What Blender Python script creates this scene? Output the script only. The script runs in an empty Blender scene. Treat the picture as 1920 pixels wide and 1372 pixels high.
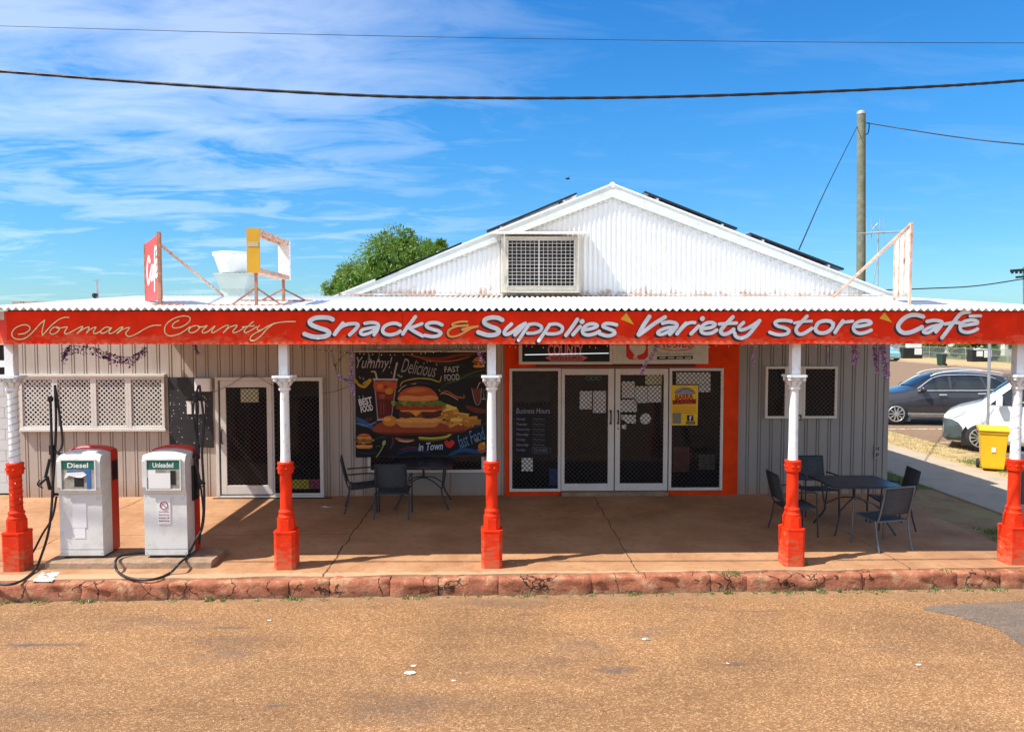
import bpy, math, random
from mathutils import Vector, Matrix, noise
random.seed(7)
R = math.radians
sc = bpy.context.scene
COL = sc.collection
# ------------------------------------------------------------------ camera
CZ, F, HOR, YAW = 3.0, 1400.0, 618.0, R(1.2)
PITCH = math.atan((686-HOR)/F)
cd = bpy.data.cameras.new('camera'); cam = bpy.data.objects.new('camera', cd); COL.objects.link(cam)
cd.sensor_width = 36; cd.lens = F/1920*36; cd.clip_end = 2000; cd.clip_start = .05
cam.location = (0, 0, CZ); cam.rotation_euler = (R(90)-PITCH, 0, -YAW)
sc.camera = cam
sc.render.resolution_x, sc.render.resolution_y = 1024, 731
CM = cam.rotation_euler.to_matrix()
def ray(px, py): return CM @ Vector(((px-960)/F, (686-py)/F, -1))
def AY(px, py, Y):
    r = ray(px, py); return Vector((0, 0, CZ)) + r*(Y/r.y)
def AZ(px, py, z=0.0):
    r = ray(px, py); return Vector((0, 0, CZ)) + r*((z-CZ)/r.z)
# ------------------------------------------------------------------ object helpers
def link(o, parent=None):
    COL.objects.link(o)
    if parent: o.parent = parent
    return o
def tag(o, label=None, cat=None, group=None, kind=None):
    if label: o['label'] = label
    if cat: o['category'] = cat
    if group: o['group'] = group
    if kind: o['kind'] = kind
    return o
def thing(name, label, cat, loc=(0, 0, 0), rz=0, group=None):
    o = bpy.data.objects.new(name, None); o.location = loc; o.rotation_euler = (0, 0, rz)
    o.empty_display_size = .1
    return tag(link(o), label, cat, group)
def wloc(p):
    v = Vector((0, 0, 0))
    while p: v += Vector(p.location); p = p.parent
    return v
def copy_tree(o, parent=None):
    c = o.copy(); COL.objects.link(c); c.parent = parent
    for ch in list(o.children): copy_tree(ch, c)
    return c
class MB:
    def __init__(s): s.v = []; s.f = []; s.m = []; s.c = []; s.sm = []
    def add(s, vs, fs, mi=0, col=None, sm=False):
        b = len(s.v); s.v += [tuple(v) for v in vs]
        for f in fs: s.f.append([b+i for i in f]); s.m.append(mi); s.c.append(col); s.sm.append(sm)
    def box(s, x0, x1, y0, y1, z0, z1, mi=0, col=None, b=0):
        if x0 > x1: x0, x1 = x1, x0
        if y0 > y1: y0, y1 = y1, y0
        if z0 > z1: z0, z1 = z1, z0
        v = [(x, y, z) for z in (z0, z1) for y in (y0, y1) for x in (x0, x1)]
        s.add(v, [(0, 2, 3, 1), (4, 5, 7, 6), (0, 1, 5, 4), (2, 6, 7, 3), (0, 4, 6, 2), (1, 3, 7, 5)], mi, col)
    def bar(s, a, b, w, h, mi=0, col=None, up=(0, 0, 1)):
        a = Vector(a); b = Vector(b); d = (b-a).normalized(); u = Vector(up)
        if abs(d.dot(u)) > .98: u = Vector((0, 1, 0))
        r = d.cross(u).normalized()*w/2; t = r.cross(d).normalized()*h/2
        v = [p+q for p in (a, b) for q in (-r-t, r-t, r+t, -r+t)]
        s.add(v, [(3, 2, 1, 0), (4, 5, 6, 7), (0, 1, 5, 4), (1, 2, 6, 5), (2, 3, 7, 6), (3, 0, 4, 7)], mi, col)
    def tube(s, pts, r, n=8, mi=0, col=None, caps=True, closed=False):
        pts = [Vector(p) for p in pts]; N = len(pts)
        rs = r if isinstance(r, (list, tuple)) else [r]*N
        vs = []; last = None
        for i, p in enumerate(pts):
            a = pts[i-1] if (i or closed) else p; b = pts[(i+1) % N] if (i < N-1 or closed) else p
            d = (b-a); d = d.normalized() if d.length > 1e-9 else Vector((0, 0, 1))
            if last is None:
                u = Vector((0, 0, 1)) if abs(d.z) < .9 else Vector((0, 1, 0))
                last = d.cross(u).normalized()
            last = (last - d*last.dot(d)).normalized(); w = d.cross(last)
            for k in range(n):
                t = 2*math.pi*k/n; vs.append(p + (last*math.cos(t)+w*math.sin(t))*rs[i])
        fs = []
        for i in range(N if closed else N-1):
            for k in range(n):
                j = (i+1) % N
                fs.append((i*n+k, i*n+(k+1) % n, j*n+(k+1) % n, j*n+k))
        s.add(vs, fs, mi, col, True)
        if caps and not closed:
            s.add(vs[:n], [tuple(range(n))[::-1]], mi, col); s.add(vs[-n:], [tuple(range(n))], mi, col)
    def lathe(s, prof, c=(0, 0, 0), n=16, mi=0, col=None, axis='z', sm=True, rot=0, cap=True):
        vs = []; c = Vector(c)
        for r, h in prof:
            for k in range(n):
                t = 2*math.pi*k/n+rot; x, y = r*math.cos(t), r*math.sin(t)
                vs.append(c + (Vector((x, y, h)) if axis == 'z' else Vector((x, h, y)) if axis == 'y' else Vector((h, x, y))))
        fs = [(i*n+k, i*n+(k+1) % n, (i+1)*n+(k+1) % n, (i+1)*n+k) for i in range(len(prof)-1) for k in range(n)]
        s.add(vs, fs, mi, col, sm)
        if cap:
            s.add(vs[:n], [tuple(range(n))[::-1]], mi, col); s.add(vs[-n:], [tuple(range(n))], mi, col)
    def prism(s, poly, d, mi=0, col=None):            # poly: list of 3D points, d: extrusion vector
        n = len(poly); p = [Vector(q) for q in poly]; q = [a+Vector(d) for a in p]
        s.add(p+q, [tuple(range(n)), tuple(range(2*n-1, n-1, -1))]+[(i, i+n, (i+1) % n+n, (i+1) % n) for i in range(n)], mi, col)
    def poly(s, pts, mi=0, col=None): s.add(pts, [tuple(range(len(pts)))], mi, col)
    def build(s, name, mats, parent=None, world=True, bevel=0, fix=False):
        me = bpy.data.meshes.new(name)
        off = wloc(parent) if (parent and world) else Vector((0, 0, 0))
        me.from_pydata([tuple(Vector(v)-off) for v in s.v], [], s.f)
        if not isinstance(mats, (list, tuple)): mats = [mats]
        for m in mats: me.materials.append(m)
        me.polygons.foreach_set('material_index', s.m); me.polygons.foreach_set('use_smooth', s.sm)
        if any(c is not None for c in s.c):
            ca = me.color_attributes.new('Col', 'FLOAT_COLOR', 'CORNER'); k = 0
            for p, c in zip(me.polygons, s.c):
                c = c or (1, 1, 1)
                for _ in p.vertices: ca.data[k].color = (*c[:3], 1); k += 1
        me.update()
        o = bpy.data.objects.new(name, me); link(o, parent)
        if bevel:
            m = o.modifiers.new('bevel', 'BEVEL'); m.width = bevel; m.segments = 2; m.limit_method = 'ANGLE'; m.angle_limit = R(40)
        return o
def spl(pts, n=6, closed=False):
    pts = [Vector(p) for p in pts]; N = len(pts); out = []
    if N < 3: return pts
    for i in range(N if closed else N-1):
        p0 = pts[i-1] if (i or closed) else pts[0]*2-pts[1]; p1 = pts[i]; p2 = pts[(i+1) % N]
        p3 = pts[(i+2) % N] if (i+2 < N or closed) else pts[-1]*2-pts[-2]
        for k in range(n):
            t = k/n
            out.append(.5*((2*p1)+(p2-p0)*t+(2*p0-5*p1+4*p2-p3)*t*t+(3*p1-p0-3*p2+p3)*t**3))
    if not closed: out.append(pts[-1])
    return out
# ------------------------------------------------------------------ materials
def S(r, g, b):                                        # sRGB 0-255 -> linear
    return tuple(((c/255)/12.92 if c/255 <= .04045 else ((c/255+.055)/1.055)**2.4) for c in (r, g, b))
class NT:
    def __init__(s, m): s.t = m.node_tree; s.t.nodes.clear()
    def n(s, typ, **kw):
        nd = s.t.nodes.new(typ)
        for k, v in kw.items():
            if k.startswith('i_'):
                key = k[2:]; key = int(key) if key.isdigit() else key.replace('_', ' ')
                nd.inputs[key].default_value = v
            else: setattr(nd, k, v)
        return nd
    def l(s, a, b): s.t.links.new(a, b)
def new_mat(name):
    m = bpy.data.materials.new(name); m.use_nodes = True; return m, NT(m)
def c4(c): return (*c[:3], 1)
def ramp(N, fac, stops):
    r = N.n('ShaderNodeValToRGB'); e = r.color_ramp.elements
    while len(e) < len(stops): e.new(.5)
    for el, (p, c) in zip(e, stops): el.position = p; el.color = c4(c) if len(c) < 4 else c
    N.l(fac, r.inputs[0]); return r.outputs[0]
def mix(N, fac, a, b, mode='MIX'):
    m = N.n('ShaderNodeMix', data_type='RGBA', blend_type=mode)
    if isinstance(fac, (int, float)): m.inputs[0].default_value = fac
    else: N.l(fac, m.inputs[0])
    for k, v in ((6, a), (7, b)):
        if isinstance(v, tuple): m.inputs[k].default_value = c4(v)
        else: N.l(v, m.inputs[k])
    return m.outputs[2]
def math_(N, op, a, b=None, c=None):
    m = N.n('ShaderNodeMath', operation=op)
    for i, v in enumerate((a, b, c)):
        if v is None: continue
        if isinstance(v, (int, float)): m.inputs[i].default_value = v
        else: N.l(v, m.inputs[i])
    return m.outputs[0]
def nz(N, vec, scale, detail=4, rough=.55, dist=0, dim=None):
    t = N.n('ShaderNodeTexNoise', i_Scale=scale, i_Detail=detail, i_Roughness=rough, i_Distortion=dist)
    if vec: N.l(vec, t.inputs['Vector'])
    return t.outputs['Fac']
def scaled(N, vec, s):
    m = N.n('ShaderNodeMapping'); m.inputs['Scale'].default_value = s; N.l(vec, m.inputs['Vector']); return m.outputs[0]
def finish(N, col, rough=.6, metal=0, spec=.5, bump=None, bstr=.3, bdist=.01, ior=None, emit=None, estr=0, coat=0):
    p = N.n('ShaderNodeBsdfPrincipled'); o = N.n('ShaderNodeOutputMaterial')
    if isinstance(col, tuple): p.inputs['Base Color'].default_value = c4(col)
    else: N.l(col, p.inputs['Base Color'])
    if isinstance(rough, (int, float)): p.inputs['Roughness'].default_value = rough
    else: N.l(rough, p.inputs['Roughness'])
    p.inputs['Metallic'].default_value = metal; p.inputs['Specular IOR Level'].default_value = spec
    p.inputs['Coat Weight'].default_value = coat
    if ior: p.inputs['IOR'].default_value = ior
    if emit: p.inputs['Emission Color'].default_value = c4(emit); p.inputs['Emission Strength'].default_value = estr
    if bump is not None:
        b = N.n('ShaderNodeBump', i_Strength=bstr, i_Distance=bdist); N.l(bump, b.inputs['Height']); N.l(b.outputs[0], p.inputs['Normal'])
    N.l(p.outputs[0], o.inputs[0]); return p
def mat(name, col, rough=.6, metal=0, var=.12, vs=3, bump=0, bs=40, spec=.4, dirt=None, da=.6, ds=2.5, dth=(.5, .7), zst=1, coat=0):
    m, N = new_mat(name); pos = N.n('ShaderNodeNewGeometry').outputs['Position']
    a = tuple(c*(1-var) for c in col); b = tuple(min(1, c*(1+var)) for c in col)
    c = ramp(N, nz(N, pos, vs, 5), [(.3, a), (.7, b)])
    if dirt:
        d = ramp(N, nz(N, scaled(N, pos, (1, 1, zst)), ds, 7, .7), [(dth[0], (0, 0, 0)), (dth[1], (da, da, da))])
        c = mix(N, d, c, dirt)
    r = math_(N, 'MULTIPLY_ADD', nz(N, pos, vs*3, 3), .25, rough-.12)
    finish(N, c, r, metal, spec, nz(N, pos, bs, 4) if bump else None, bump, .01, coat=coat)
    return m
M = {}
M['vcol'], N = new_mat('printed_colour')
at = N.n('ShaderNodeAttribute', attribute_name='Col'); pos = N.n('ShaderNodeNewGeometry').outputs['Position']
finish(N, mix(N, .5, at.outputs['Color'], ramp(N, nz(N, pos, 9, 5), [(.35, (.7, .7, .7)), (.65, (1, 1, 1))]), 'MULTIPLY'), .55, spec=.3)
# red-orange paint: chipped, chalky
def paint_red(name, base, chips=.64, low=None):
    m, N = new_mat(name); pos = N.n('ShaderNodeNewGeometry').outputs['Position']
    c = ramp(N, nz(N, pos, 3.5, 6), [(.3, tuple(x*.8 for x in base)), (.7, tuple(min(1, x*1.12) for x in base))])
    st = ramp(N, nz(N, scaled(N, pos, (9, 9, .8)), 1.2, 4), [(.58, (0, 0, 0)), (.85, (.25, .25, .25))])
    c = mix(N, st, c, (base[0], base[1]*1.5+.035, base[2]*2+.02))
    if low is not None:                                  # scuffed, sun-faded lower edge
        sp_ = N.n('ShaderNodeSeparateXYZ'); N.l(pos, sp_.inputs[0]); mr = N.n('ShaderNodeMapRange', i_1=low[1], i_2=low[0]); N.l(sp_.outputs[2], mr.inputs[0])
        k_ = ramp(N, math_(N, 'ADD', math_(N, 'MULTIPLY', mr.outputs[0], .34), nz(N, scaled(N, pos, (1, 1, 2.2)), low[2], 8, .75)), [(.70, (0, 0, 0)), (.86, (.75, .75, .75))])
        c = mix(N, k_, c, low[3])
    ch = ramp(N, nz(N, pos, 28, 8, .75), [(chips, (0, 0, 0)), (chips+.03, (1, 1, 1))])
    c = mix(N, ch, c, (.62, .42, .35))
    finish(N, c, .6, spec=.12, bump=nz(N, pos, 35, 6), bstr=.35, bdist=.006); return m
M['red'] = paint_red('red_orange_paint', (.74, .036, .008), .645, (.0, .75, 9, (.42, .16, .08)))
M['fascia'] = paint_red('fascia_red_paint', (.80, .028, .003), .72, (2.8, 3.1, 4.5, (.80, .16, .08)))
M['orange_wall'] = paint_red('orange_wall_paint', (.72, .05, .004), .85)
M['postwhite'] = mat('chalky_white_paint', (.76, .78, .78), .6, var=.05, bump=.3, bs=60, dirt=(.36, .30, .24), da=.6, ds=13, dth=(.56, .70), zst=.5)
M['white'] = mat('white_painted_frame', (.62, .59, .54), .5, var=.06, dirt=(.42, .36, .28), da=.45, ds=5, dth=(.55, .75))
M['plainwhite'] = mat('white_enamel', (.78, .78, .76), .4, var=.04, dirt=(.4, .38, .33), da=.3, ds=4)
M['fringe'] = mat('bleached_timber', (.60, .55, .46), .8, var=.15, dirt=(.3, .22, .15), da=.5, ds=6, bump=.3)
# cladding
def clad(name, col):
    m, N = new_mat(name); pos = N.n('ShaderNodeNewGeometry').outputs['Position']
    c = ramp(N, nz(N, scaled(N, pos, (1, 1, .35)), 2.2, 5), [(.3, tuple(x*.9 for x in col)), (.7, tuple(x*1.08 for x in col))])
    st = ramp(N, nz(N, scaled(N, pos, (5, 5, .5)), 2, 6, .7), [(.52, (0, 0, 0)), (.75, (.45, .45, .45))])
    c = mix(N, st, c, (.30, .23, .17))
    sep = N.n('ShaderNodeSeparateXYZ'); N.l(pos, sep.inputs[0])
    low = math_(N, 'MULTIPLY', math_(N, 'SUBTRACT', 1, math_(N, 'MULTIPLY', sep.outputs[2], 3.0)), nz(N, pos, 5, 5))
    low = N.n('ShaderNodeClamp').inputs[0].node if False else low
    cl = N.n('ShaderNodeClamp'); N.l(low, cl.inputs[0])
    c = mix(N, cl.outputs[0], c, (.33, .17, .09))
    finish(N, c, .6, bump=nz(N, pos, 25, 4), bstr=.12); return m
M['clad'] = clad('beige_grey_cladding', (.42, .36, .305))
M['clad2'] = clad('grey_cladding', (.265, .255, .245))
# white corrugated iron
def iron(name, col, rust, amt, dark=(.45, .46, .44), foot=None):
    m, N = new_mat(name); pos = N.n('ShaderNodeNewGeometry').outputs['Position']
    c = ramp(N, nz(N, pos, 1.3, 6), [(.3, tuple(x*.9 for x in col)), (.7, col)])
    c = mix(N, ramp(N, nz(N, scaled(N, pos, (4, 1, 1)), 1.8, 7, .7), [(.55, (0, 0, 0)), (.85, (.22, .22, .22))]), c, dark)
    c = mix(N, ramp(N, nz(N, pos, 5, 8, .75), [(amt, (0, 0, 0)), (amt+.08, (.8, .8, .8))]), c, rust)
    if foot:
        sp_ = N.n('ShaderNodeSeparateXYZ'); N.l(pos, sp_.inputs[0]); mr = N.n('ShaderNodeMapRange', i_1=foot+.30, i_2=foot); N.l(sp_.outputs[2], mr.inputs[0])
        k_ = ramp(N, math_(N, 'ADD', math_(N, 'MULTIPLY', mr.outputs[0], .36), nz(N, pos, 4, 8, .75)), [(.74, (0, 0, 0)), (.86, (.75, .75, .75))]); c = mix(N, k_, c, rust)
    finish(N, c, .45, spec=.4, bump=nz(N, pos, 30, 3), bstr=.1); return m
M['iron'] = iron('white_corrugated_iron', (.84, .84, .83), (.42, .20, .10), .70)
M['gable'] = iron('white_corrugated_gable', (.86, .86, .84), (.46, .26, .16), .74, foot=3.6)
M['barge'] = mat('pale_green_white_barge', (.66, .70, .66), .5, var=.05, dirt=(.45, .42, .36), da=.4, ds=5)
M['rust'] = mat('rusty_steel', (.36, .17, .10), .8, var=.35, vs=12, bump=.4)
M['rustpink'] = mat('rusty_pink_painted_steel', (.62, .40, .30), .8, var=.25, vs=10, dirt=(.33, .15, .08), da=.8, ds=8, dth=(.5, .65))
M['black'] = mat('black_rubber', (.014, .014, .015), .45, var=.3)
M['blackpaint'] = mat('black_board_paint', (.022, .022, .024), .6, var=.3, vs=4, dirt=(.5, .5, .5), da=.8, ds=28, dth=(.70, .73))
M['darkmetal'] = mat('dark_blue_grey_steel', (.035, .045, .055), .4, metal=.3, var=.25)
M['greymetal'] = mat('grey_steel_tube', (.14, .165, .185), .4, metal=.5, var=.2)
M['sling'] = mat('charcoal_mesh_fabric', (.045, .055, .065), .75, var=.2, vs=20, bump=.5, bs=300)
M['galv'] = mat('galvanised_steel', (.42, .44, .45), .45, metal=.6, var=.15, vs=8)
M['green'] = mat('green_header', (.01, .12, .085), .4, var=.1)
M['pumpwhite'] = mat('off_white_pump_enamel', (.63, .64, .62), .35, var=.04, dirt=(.45, .44, .40), da=.35, ds=4.5, dth=(.5, .56))
M['pumpred'] = mat('faded_red_enamel', (.55, .03, .015), .4, var=.12)
M['paper'] = mat('white_paper', (.72, .72, .70), .8, var=.05)
M['paper2'] = mat('cream_paper', (.60, .58, .40), .8, var=.08)
M['chrome'] = mat('satin_silver_trim', (.62, .63, .64), .4, metal=.3, var=.1)
M['yellowbin'] = mat('yellow_plastic', (.74, .42, .01), .45, var=.08, dirt=(.45, .28, .05), da=.4, ds=7)
M['mustard'] = mat('mustard_yellow_enamel', (.60, .33, .02), .5, var=.1)
M['signred'] = mat('faded_sign_red', (.66, .05, .04), .5, var=.12)
M['wood'] = mat('grey_green_weathered_timber', (.16, .165, .11), .85, var=.25, vs=5, bump=.5, bs=20)
M['panel'] = mat('black_solar_glass', (.012, .014, .025), .15, var=.2)
M['fibre'] = mat('white_fibreglass', (.68, .70, .68), .4, var=.06, dirt=(.4, .4, .36), da=.4)
M['conc'] = mat('rough_island_concrete', (.29, .19, .12), .9, var=.25, vs=7, bump=.8, bs=30, dirt=(.18, .12, .08), da=.7, ds=4)
M['block'] = mat('painted_block', (.55, .55, .54), .8, var=.06, bump=.3)
M['purple'] = mat('lilac_fabric_petals', (.30, .17, .48), .8, var=.45, vs=25)
M['pink'] = mat('pale_lilac_petals', (.56, .42, .70), .8, var=.3, vs=25)
M['vine'] = mat('plastic_leaf_green', (.18, .30, .06), .6, var=.3, vs=20)
M['darkvine'] = mat('dark_plum_petals', (.10, .05, .13), .8, var=.5, vs=25)
M['bark'] = mat('brown_bark', (.12, .08, .05), .9, var=.3, vs=6, bump=.6)
def glass(name, base, ior=1.55):
    m, N = new_mat(name); pos = N.n('ShaderNodeNewGeometry').outputs['Position']
    c = ramp(N, nz(N, pos, 2.2, 4), [(.35, base), (.7, tuple(x*2.2 for x in base))])
    finish(N, c, .05, spec=(.32 if ior < 1.5 else .5), ior=ior, bump=nz(N, pos, 1.2, 2), bstr=.02); return m
M['glass'] = glass('dark_shop_glass', (.004, .004, .006), 1.42)
M['glasswin'] = mat('cream_curtain_behind_glass', (.22, .18, .14), .35, var=.6, vs=4, dirt=(.02, .02, .02), da=1, ds=7, dth=(.48, .56))
M['carglass'] = glass('tinted_car_glass', (.008, .011, .014), 1.6)
def emis(name, col, st):
    m, N = new_mat(name); finish(N, (.8, .8, .8), .5, emit=col, estr=st); return m
M['bulb'] = mat('frosted_bulb', (.85, .83, .80), .3, var=.02)
M['tube'] = emis('lit_fluorescent_tube', (.75, .95, 1), .55)
M['neonpink'] = mat('pink_lettering', (.62, .32, .36), .5, var=.1)
M['suv'] = mat('dark_grey_car_paint', (.034, .034, .038), .38, metal=.1, var=.05, coat=1)
M['vanw'] = mat('white_car_paint', (.80, .81, .80), .25, var=.02, coat=1)
M['tealcar'] = mat('pale_blue_car_paint', (.25, .50, .58), .25, var=.05, coat=1)
M['bumper'] = mat('dark_grey_plastic', (.055, .075, .08), .55, var=.1)
M['lamp'] = mat('clear_headlamp', (.45, .48, .50), .12, var=.1)
M['redlamp'] = mat('red_tail_lamp', (.5, .01, .03), .15, var=.1)
M['tyre'] = mat('tyre_rubber', (.02, .02, .021), .8, var=.2, vs=10)
M['rim'] = mat('alloy_rim', (.60, .61, .62), .3, metal=.7, var=.1)
def leaf(name, a, b):
    m, N = new_mat(name); pos = N.n('ShaderNodeNewGeometry').outputs['Position']
    c = ramp(N, nz(N, pos, 6, 3), [(.3, a), (.7, b)])
    p = N.n('ShaderNodeBsdfPrincipled', i_Roughness=.45); N.l(c, p.inputs['Base Color'])
    t = N.n('ShaderNodeBsdfTranslucent'); N.l(mix(N, .5, c, (.35, .5, .03)), t.inputs[0])
    ms = N.n('ShaderNodeMixShader'); ms.inputs[0].default_value = .25
    N.l(p.outputs[0], ms.inputs[1]); N.l(t.outputs[0], ms.inputs[2])
    o = N.n('ShaderNodeOutputMaterial'); N.l(ms.outputs[0], o.inputs[0]); return m
M['mango'] = leaf('glossy_mango_leaves', (.035, .095, .008), (.11, .20, .018))
M['bush'] = leaf('bush_leaves', (.06, .11, .02), (.17, .24, .05))
M['grassblade'] = leaf('green_grass_blades', (.08, .12, .03), (.20, .24, .07))
M['drygrass'] = leaf('dry_straw_grass', (.30, .24, .10), (.45, .36, .17))
# ground surfaces
def road_mat(name, light, mid, dark, patch, pth=(.60, .72), spots=()):
    m, N = new_mat(name); pos = N.n('ShaderNodeNewGeometry').outputs['Position']
    v = N.n('ShaderNodeTexVoronoi', i_Scale=80.0); N.l(pos, v.inputs['Vector'])
    sp = N.n('ShaderNodeSeparateColor'); N.l(v.outputs['Color'], sp.inputs[0])
    c = ramp(N, sp.outputs[0], [(.0, dark), (.3, mid), (.68, mid), (.88, light), (1, tuple(min(1, x*1.35) for x in light))])
    c = mix(N, .4, c, ramp(N, nz(N, pos, 130, 3, .7), [(.3, tuple(x*.5 for x in mid)), (.7, tuple(min(1, x*1.6) for x in mid))]))
    big = ramp(N, nz(N, pos, .7, 6, .6), [(.3, (.78, .78, .80)), (.7, (1.12, 1.1, 1.06))])
    c = mix(N, 1.0, c, big, 'MULTIPLY')
    pt = ramp(N, nz(N, scaled(N, pos, (.6, 1.2, 1)), .9, 7, .65), [(pth[0], (0, 0, 0)), (pth[1], (.6, .6, .6))])
    c = mix(N, pt, c, patch)
    c = mix(N, 1.0, c, ramp(N, nz(N, scaled(N, pos, (.22, 1.7, 1)), 1.1, 6, .6), [(.34, (.85, .84, .84)), (.5, (1, 1, 1)), (.68, (1.08, 1.08, 1.07))]), 'MULTIPLY')
    wob = nz(N, pos, 3.0, 7, .7)
    for (sx, sy, rx, ry) in spots:
        q = N.n('ShaderNodeVectorMath', operation='SUBTRACT'); N.l(pos, q.inputs[0]); q.inputs[1].default_value = (sx, sy, -.22)
        q2 = N.n('ShaderNodeVectorMath', operation='MULTIPLY'); N.l(q.outputs[0], q2.inputs[0]); q2.inputs[1].default_value = (1/rx, 1/ry, 0)
        q3 = N.n('ShaderNodeVectorMath', operation='LENGTH'); N.l(q2.outputs[0], q3.inputs[0])
        k_ = ramp(N, math_(N, 'ADD', q3.outputs['Value'], math_(N, 'MULTIPLY', wob, 1.3)), [(.70, (.95, .95, .95)), (1.25, (0, 0, 0))])
        c = mix(N, k_, c, patch)
    # pale dusty gutter strip next to the kerb
    sep = N.n('ShaderNodeSeparateXYZ'); N.l(pos, sep.inputs[0])
    g = math_(N, 'MULTIPLY_ADD', nz(N, pos, 1.6, 5), .5, math_(N, 'SUBTRACT', sep.outputs[1], 8.95))
    gm = N.n('ShaderNodeMapRange', i_1=-.1, i_2=.2); N.l(g, gm.inputs[0])
    c = mix(N, math_(N, 'MULTIPLY', gm.outputs[0], .7), c, ramp(N, nz(N, pos, 12, 6), [(.3, (.21, .12, .06)), (.7, (.33, .21, .115))]))
    finish(N, c, .85, spec=.25, bump=v.outputs['Distance'], bstr=.6, bdist=.012); return m
M['road'] = road_mat('orange_chip_seal', (.50, .315, .16), (.275, .142, .062), (.11, .052, .022), (.12, .085, .07), (.56, .70), ((1.15, 6.9, .55, .30), (-4.6, 7.6, 1.6, .16), (-3.0, 8.0, .9, .10), (2.3, 7.0, .35, .12), (-1.9, 6.3, .5, .10), (3.0, 8.35, 1.3, .10), (0.3, 8.3, .7, .10)))
M['asphalt'] = road_mat('brown_grey_asphalt', (.24, .19, .16), (.17, .13, .11), (.10, .075, .06), (.12, .10, .09), (.9, .95))
m, N = new_mat('red_dusted_concrete'); M['pave'] = m
pos = N.n('ShaderNodeNewGeometry').outputs['Position']
c = ramp(N, nz(N, pos, 1.1, 8, .6), [(.28, (.27, .13, .060)), (.5, (.38, .20, .098)), (.75, (.48, .285, .155))])
c = mix(N, ramp(N, nz(N, pos, 7, 8, .7), [(.5, (0, 0, 0)), (.72, (.6, .6, .6))]), c, (.20, .10, .05))
c = mix(N, ramp(N, nz(N, scaled(N, pos, (1.2, .35, 1)), 1.4, 5), [(.52, (0, 0, 0)), (.66, (.5, .5, .5))]), c, (.38, .21, .11))
c = mix(N, ramp(N, nz(N, pos, 45, 4, .7), [(.69, (0, 0, 0)), (.72, (.8, .8, .8))]), c, (.75, .62, .48))
sep = N.n('ShaderNodeSeparateXYZ'); N.l(pos, sep.inputs[0]); wob = math_(N, 'MULTIPLY', math_(N, 'SUBTRACT', nz(N, pos, 2.2, 6, .65), .5), .16)
edge = math_(N, 'GREATER_THAN', math_(N, 'ADD', math_(N, 'MULTIPLY', nz(N, pos, 6, 7, .7), .5), math_(N, 'MULTIPLY', math_(N, 'SUBTRACT', 9.22, sep.outputs[1]), 1.6)), .36)
c = mix(N, math_(N, 'MULTIPLY', edge, .55), c, (.47, .34, .21))
lines = None
for ax, p0, w in ((0, -2.12, .011), (0, 1.75, .007), (0, -6.3, .009), (1, 10.9, .006), (0, 5.2, .006)):
    q = math_(N, 'LESS_THAN', math_(N, 'ABSOLUTE', math_(N, 'SUBTRACT', math_(N, 'ADD', sep.outputs[ax], wob), p0)), w)
    if ax == 1: q = math_(N, 'MULTIPLY', q, math_(N, 'LESS_THAN', sep.outputs[0], -2.1))
    lines = q if lines is None else math_(N, 'MAXIMUM', lines, q)
c = mix(N, math_(N, 'MULTIPLY', lines, .85), c, (.04, .025, .015))
hb = math_(N, 'SUBTRACT', nz(N, pos, 30, 6, .7), math_(N, 'MULTIPLY', lines, 1.0))
finish(N, c, .85, spec=.25, bump=hb, bstr=.35, bdist=.012)
m, N = new_mat('flaking_red_kerb_paint'); M['kerb'] = m
pos = N.n('ShaderNodeNewGeometry').outputs['Position']
c = ramp(N, nz(N, pos, 3, 8, .65), [(.3, (.24, .085, .045)), (.5, (.36, .13, .072)), (.72, (.46, .215, .12))])
c = mix(N, ramp(N, nz(N, pos, 6, 9, .75), [(.53, (0, 0, 0)), (.60, (.85, .85, .85))]), c, (.45, .27, .15))
c = mix(N, ramp(N, nz(N, pos, 26, 6, .75), [(.66, (0, 0, 0)), (.70, (1, 1, 1))]), c, (.58, .42, .32))
v = N.n('ShaderNodeTexVoronoi', feature='DISTANCE_TO_EDGE', i_Scale=3.4)
nn = N.n('ShaderNodeTexNoise', i_Scale=4.0, i_Detail=5.0); N.l(pos, nn.inputs['Vector'])
N.l(mix(N, .3, pos, nn.outputs['Color']), v.inputs['Vector'])
crk = math_(N, 'LESS_THAN', v.outputs['Distance'], .017)
crk = math_(N, 'MULTIPLY', crk, math_(N, 'GREATER_THAN', nz(N, pos, 1.6, 4), .43))
c = mix(N, math_(N, 'MULTIPLY', crk, .9), c, (.035, .02, .015))
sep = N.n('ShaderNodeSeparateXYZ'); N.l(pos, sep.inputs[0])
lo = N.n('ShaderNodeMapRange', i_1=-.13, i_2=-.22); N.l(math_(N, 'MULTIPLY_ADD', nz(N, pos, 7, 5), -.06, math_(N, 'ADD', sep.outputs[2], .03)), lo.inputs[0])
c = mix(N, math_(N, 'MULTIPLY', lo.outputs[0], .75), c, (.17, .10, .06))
finish(N, c, .9, spec=.2, bump=math_(N, 'SUBTRACT', nz(N, pos, 22, 8, .7), crk), bstr=.8, bdist=.025)
def dirt_mat(name, a, b, g, gth):
    m, N = new_mat(name); pos = N.n('ShaderNodeNewGeometry').outputs['Position']
    c = ramp(N, nz(N, pos, 2.5, 8, .65), [(.3, a), (.7, b)])
    c = mix(N, ramp(N, nz(N, pos, .8, 6, .6), [(gth, (0, 0, 0)), (gth+.12, (1, 1, 1))]), c, g)
    c = mix(N, .5, c, ramp(N, nz(N, pos, 60, 4, .7), [(.3, (.5, .5, .5)), (.7, (1.3, 1.3, 1.3))]), 'MULTIPLY')
    finish(N, c, .95, spec=.15, bump=nz(N, pos, 25, 6, .7), bstr=.6, bdist=.03); return m
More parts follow.
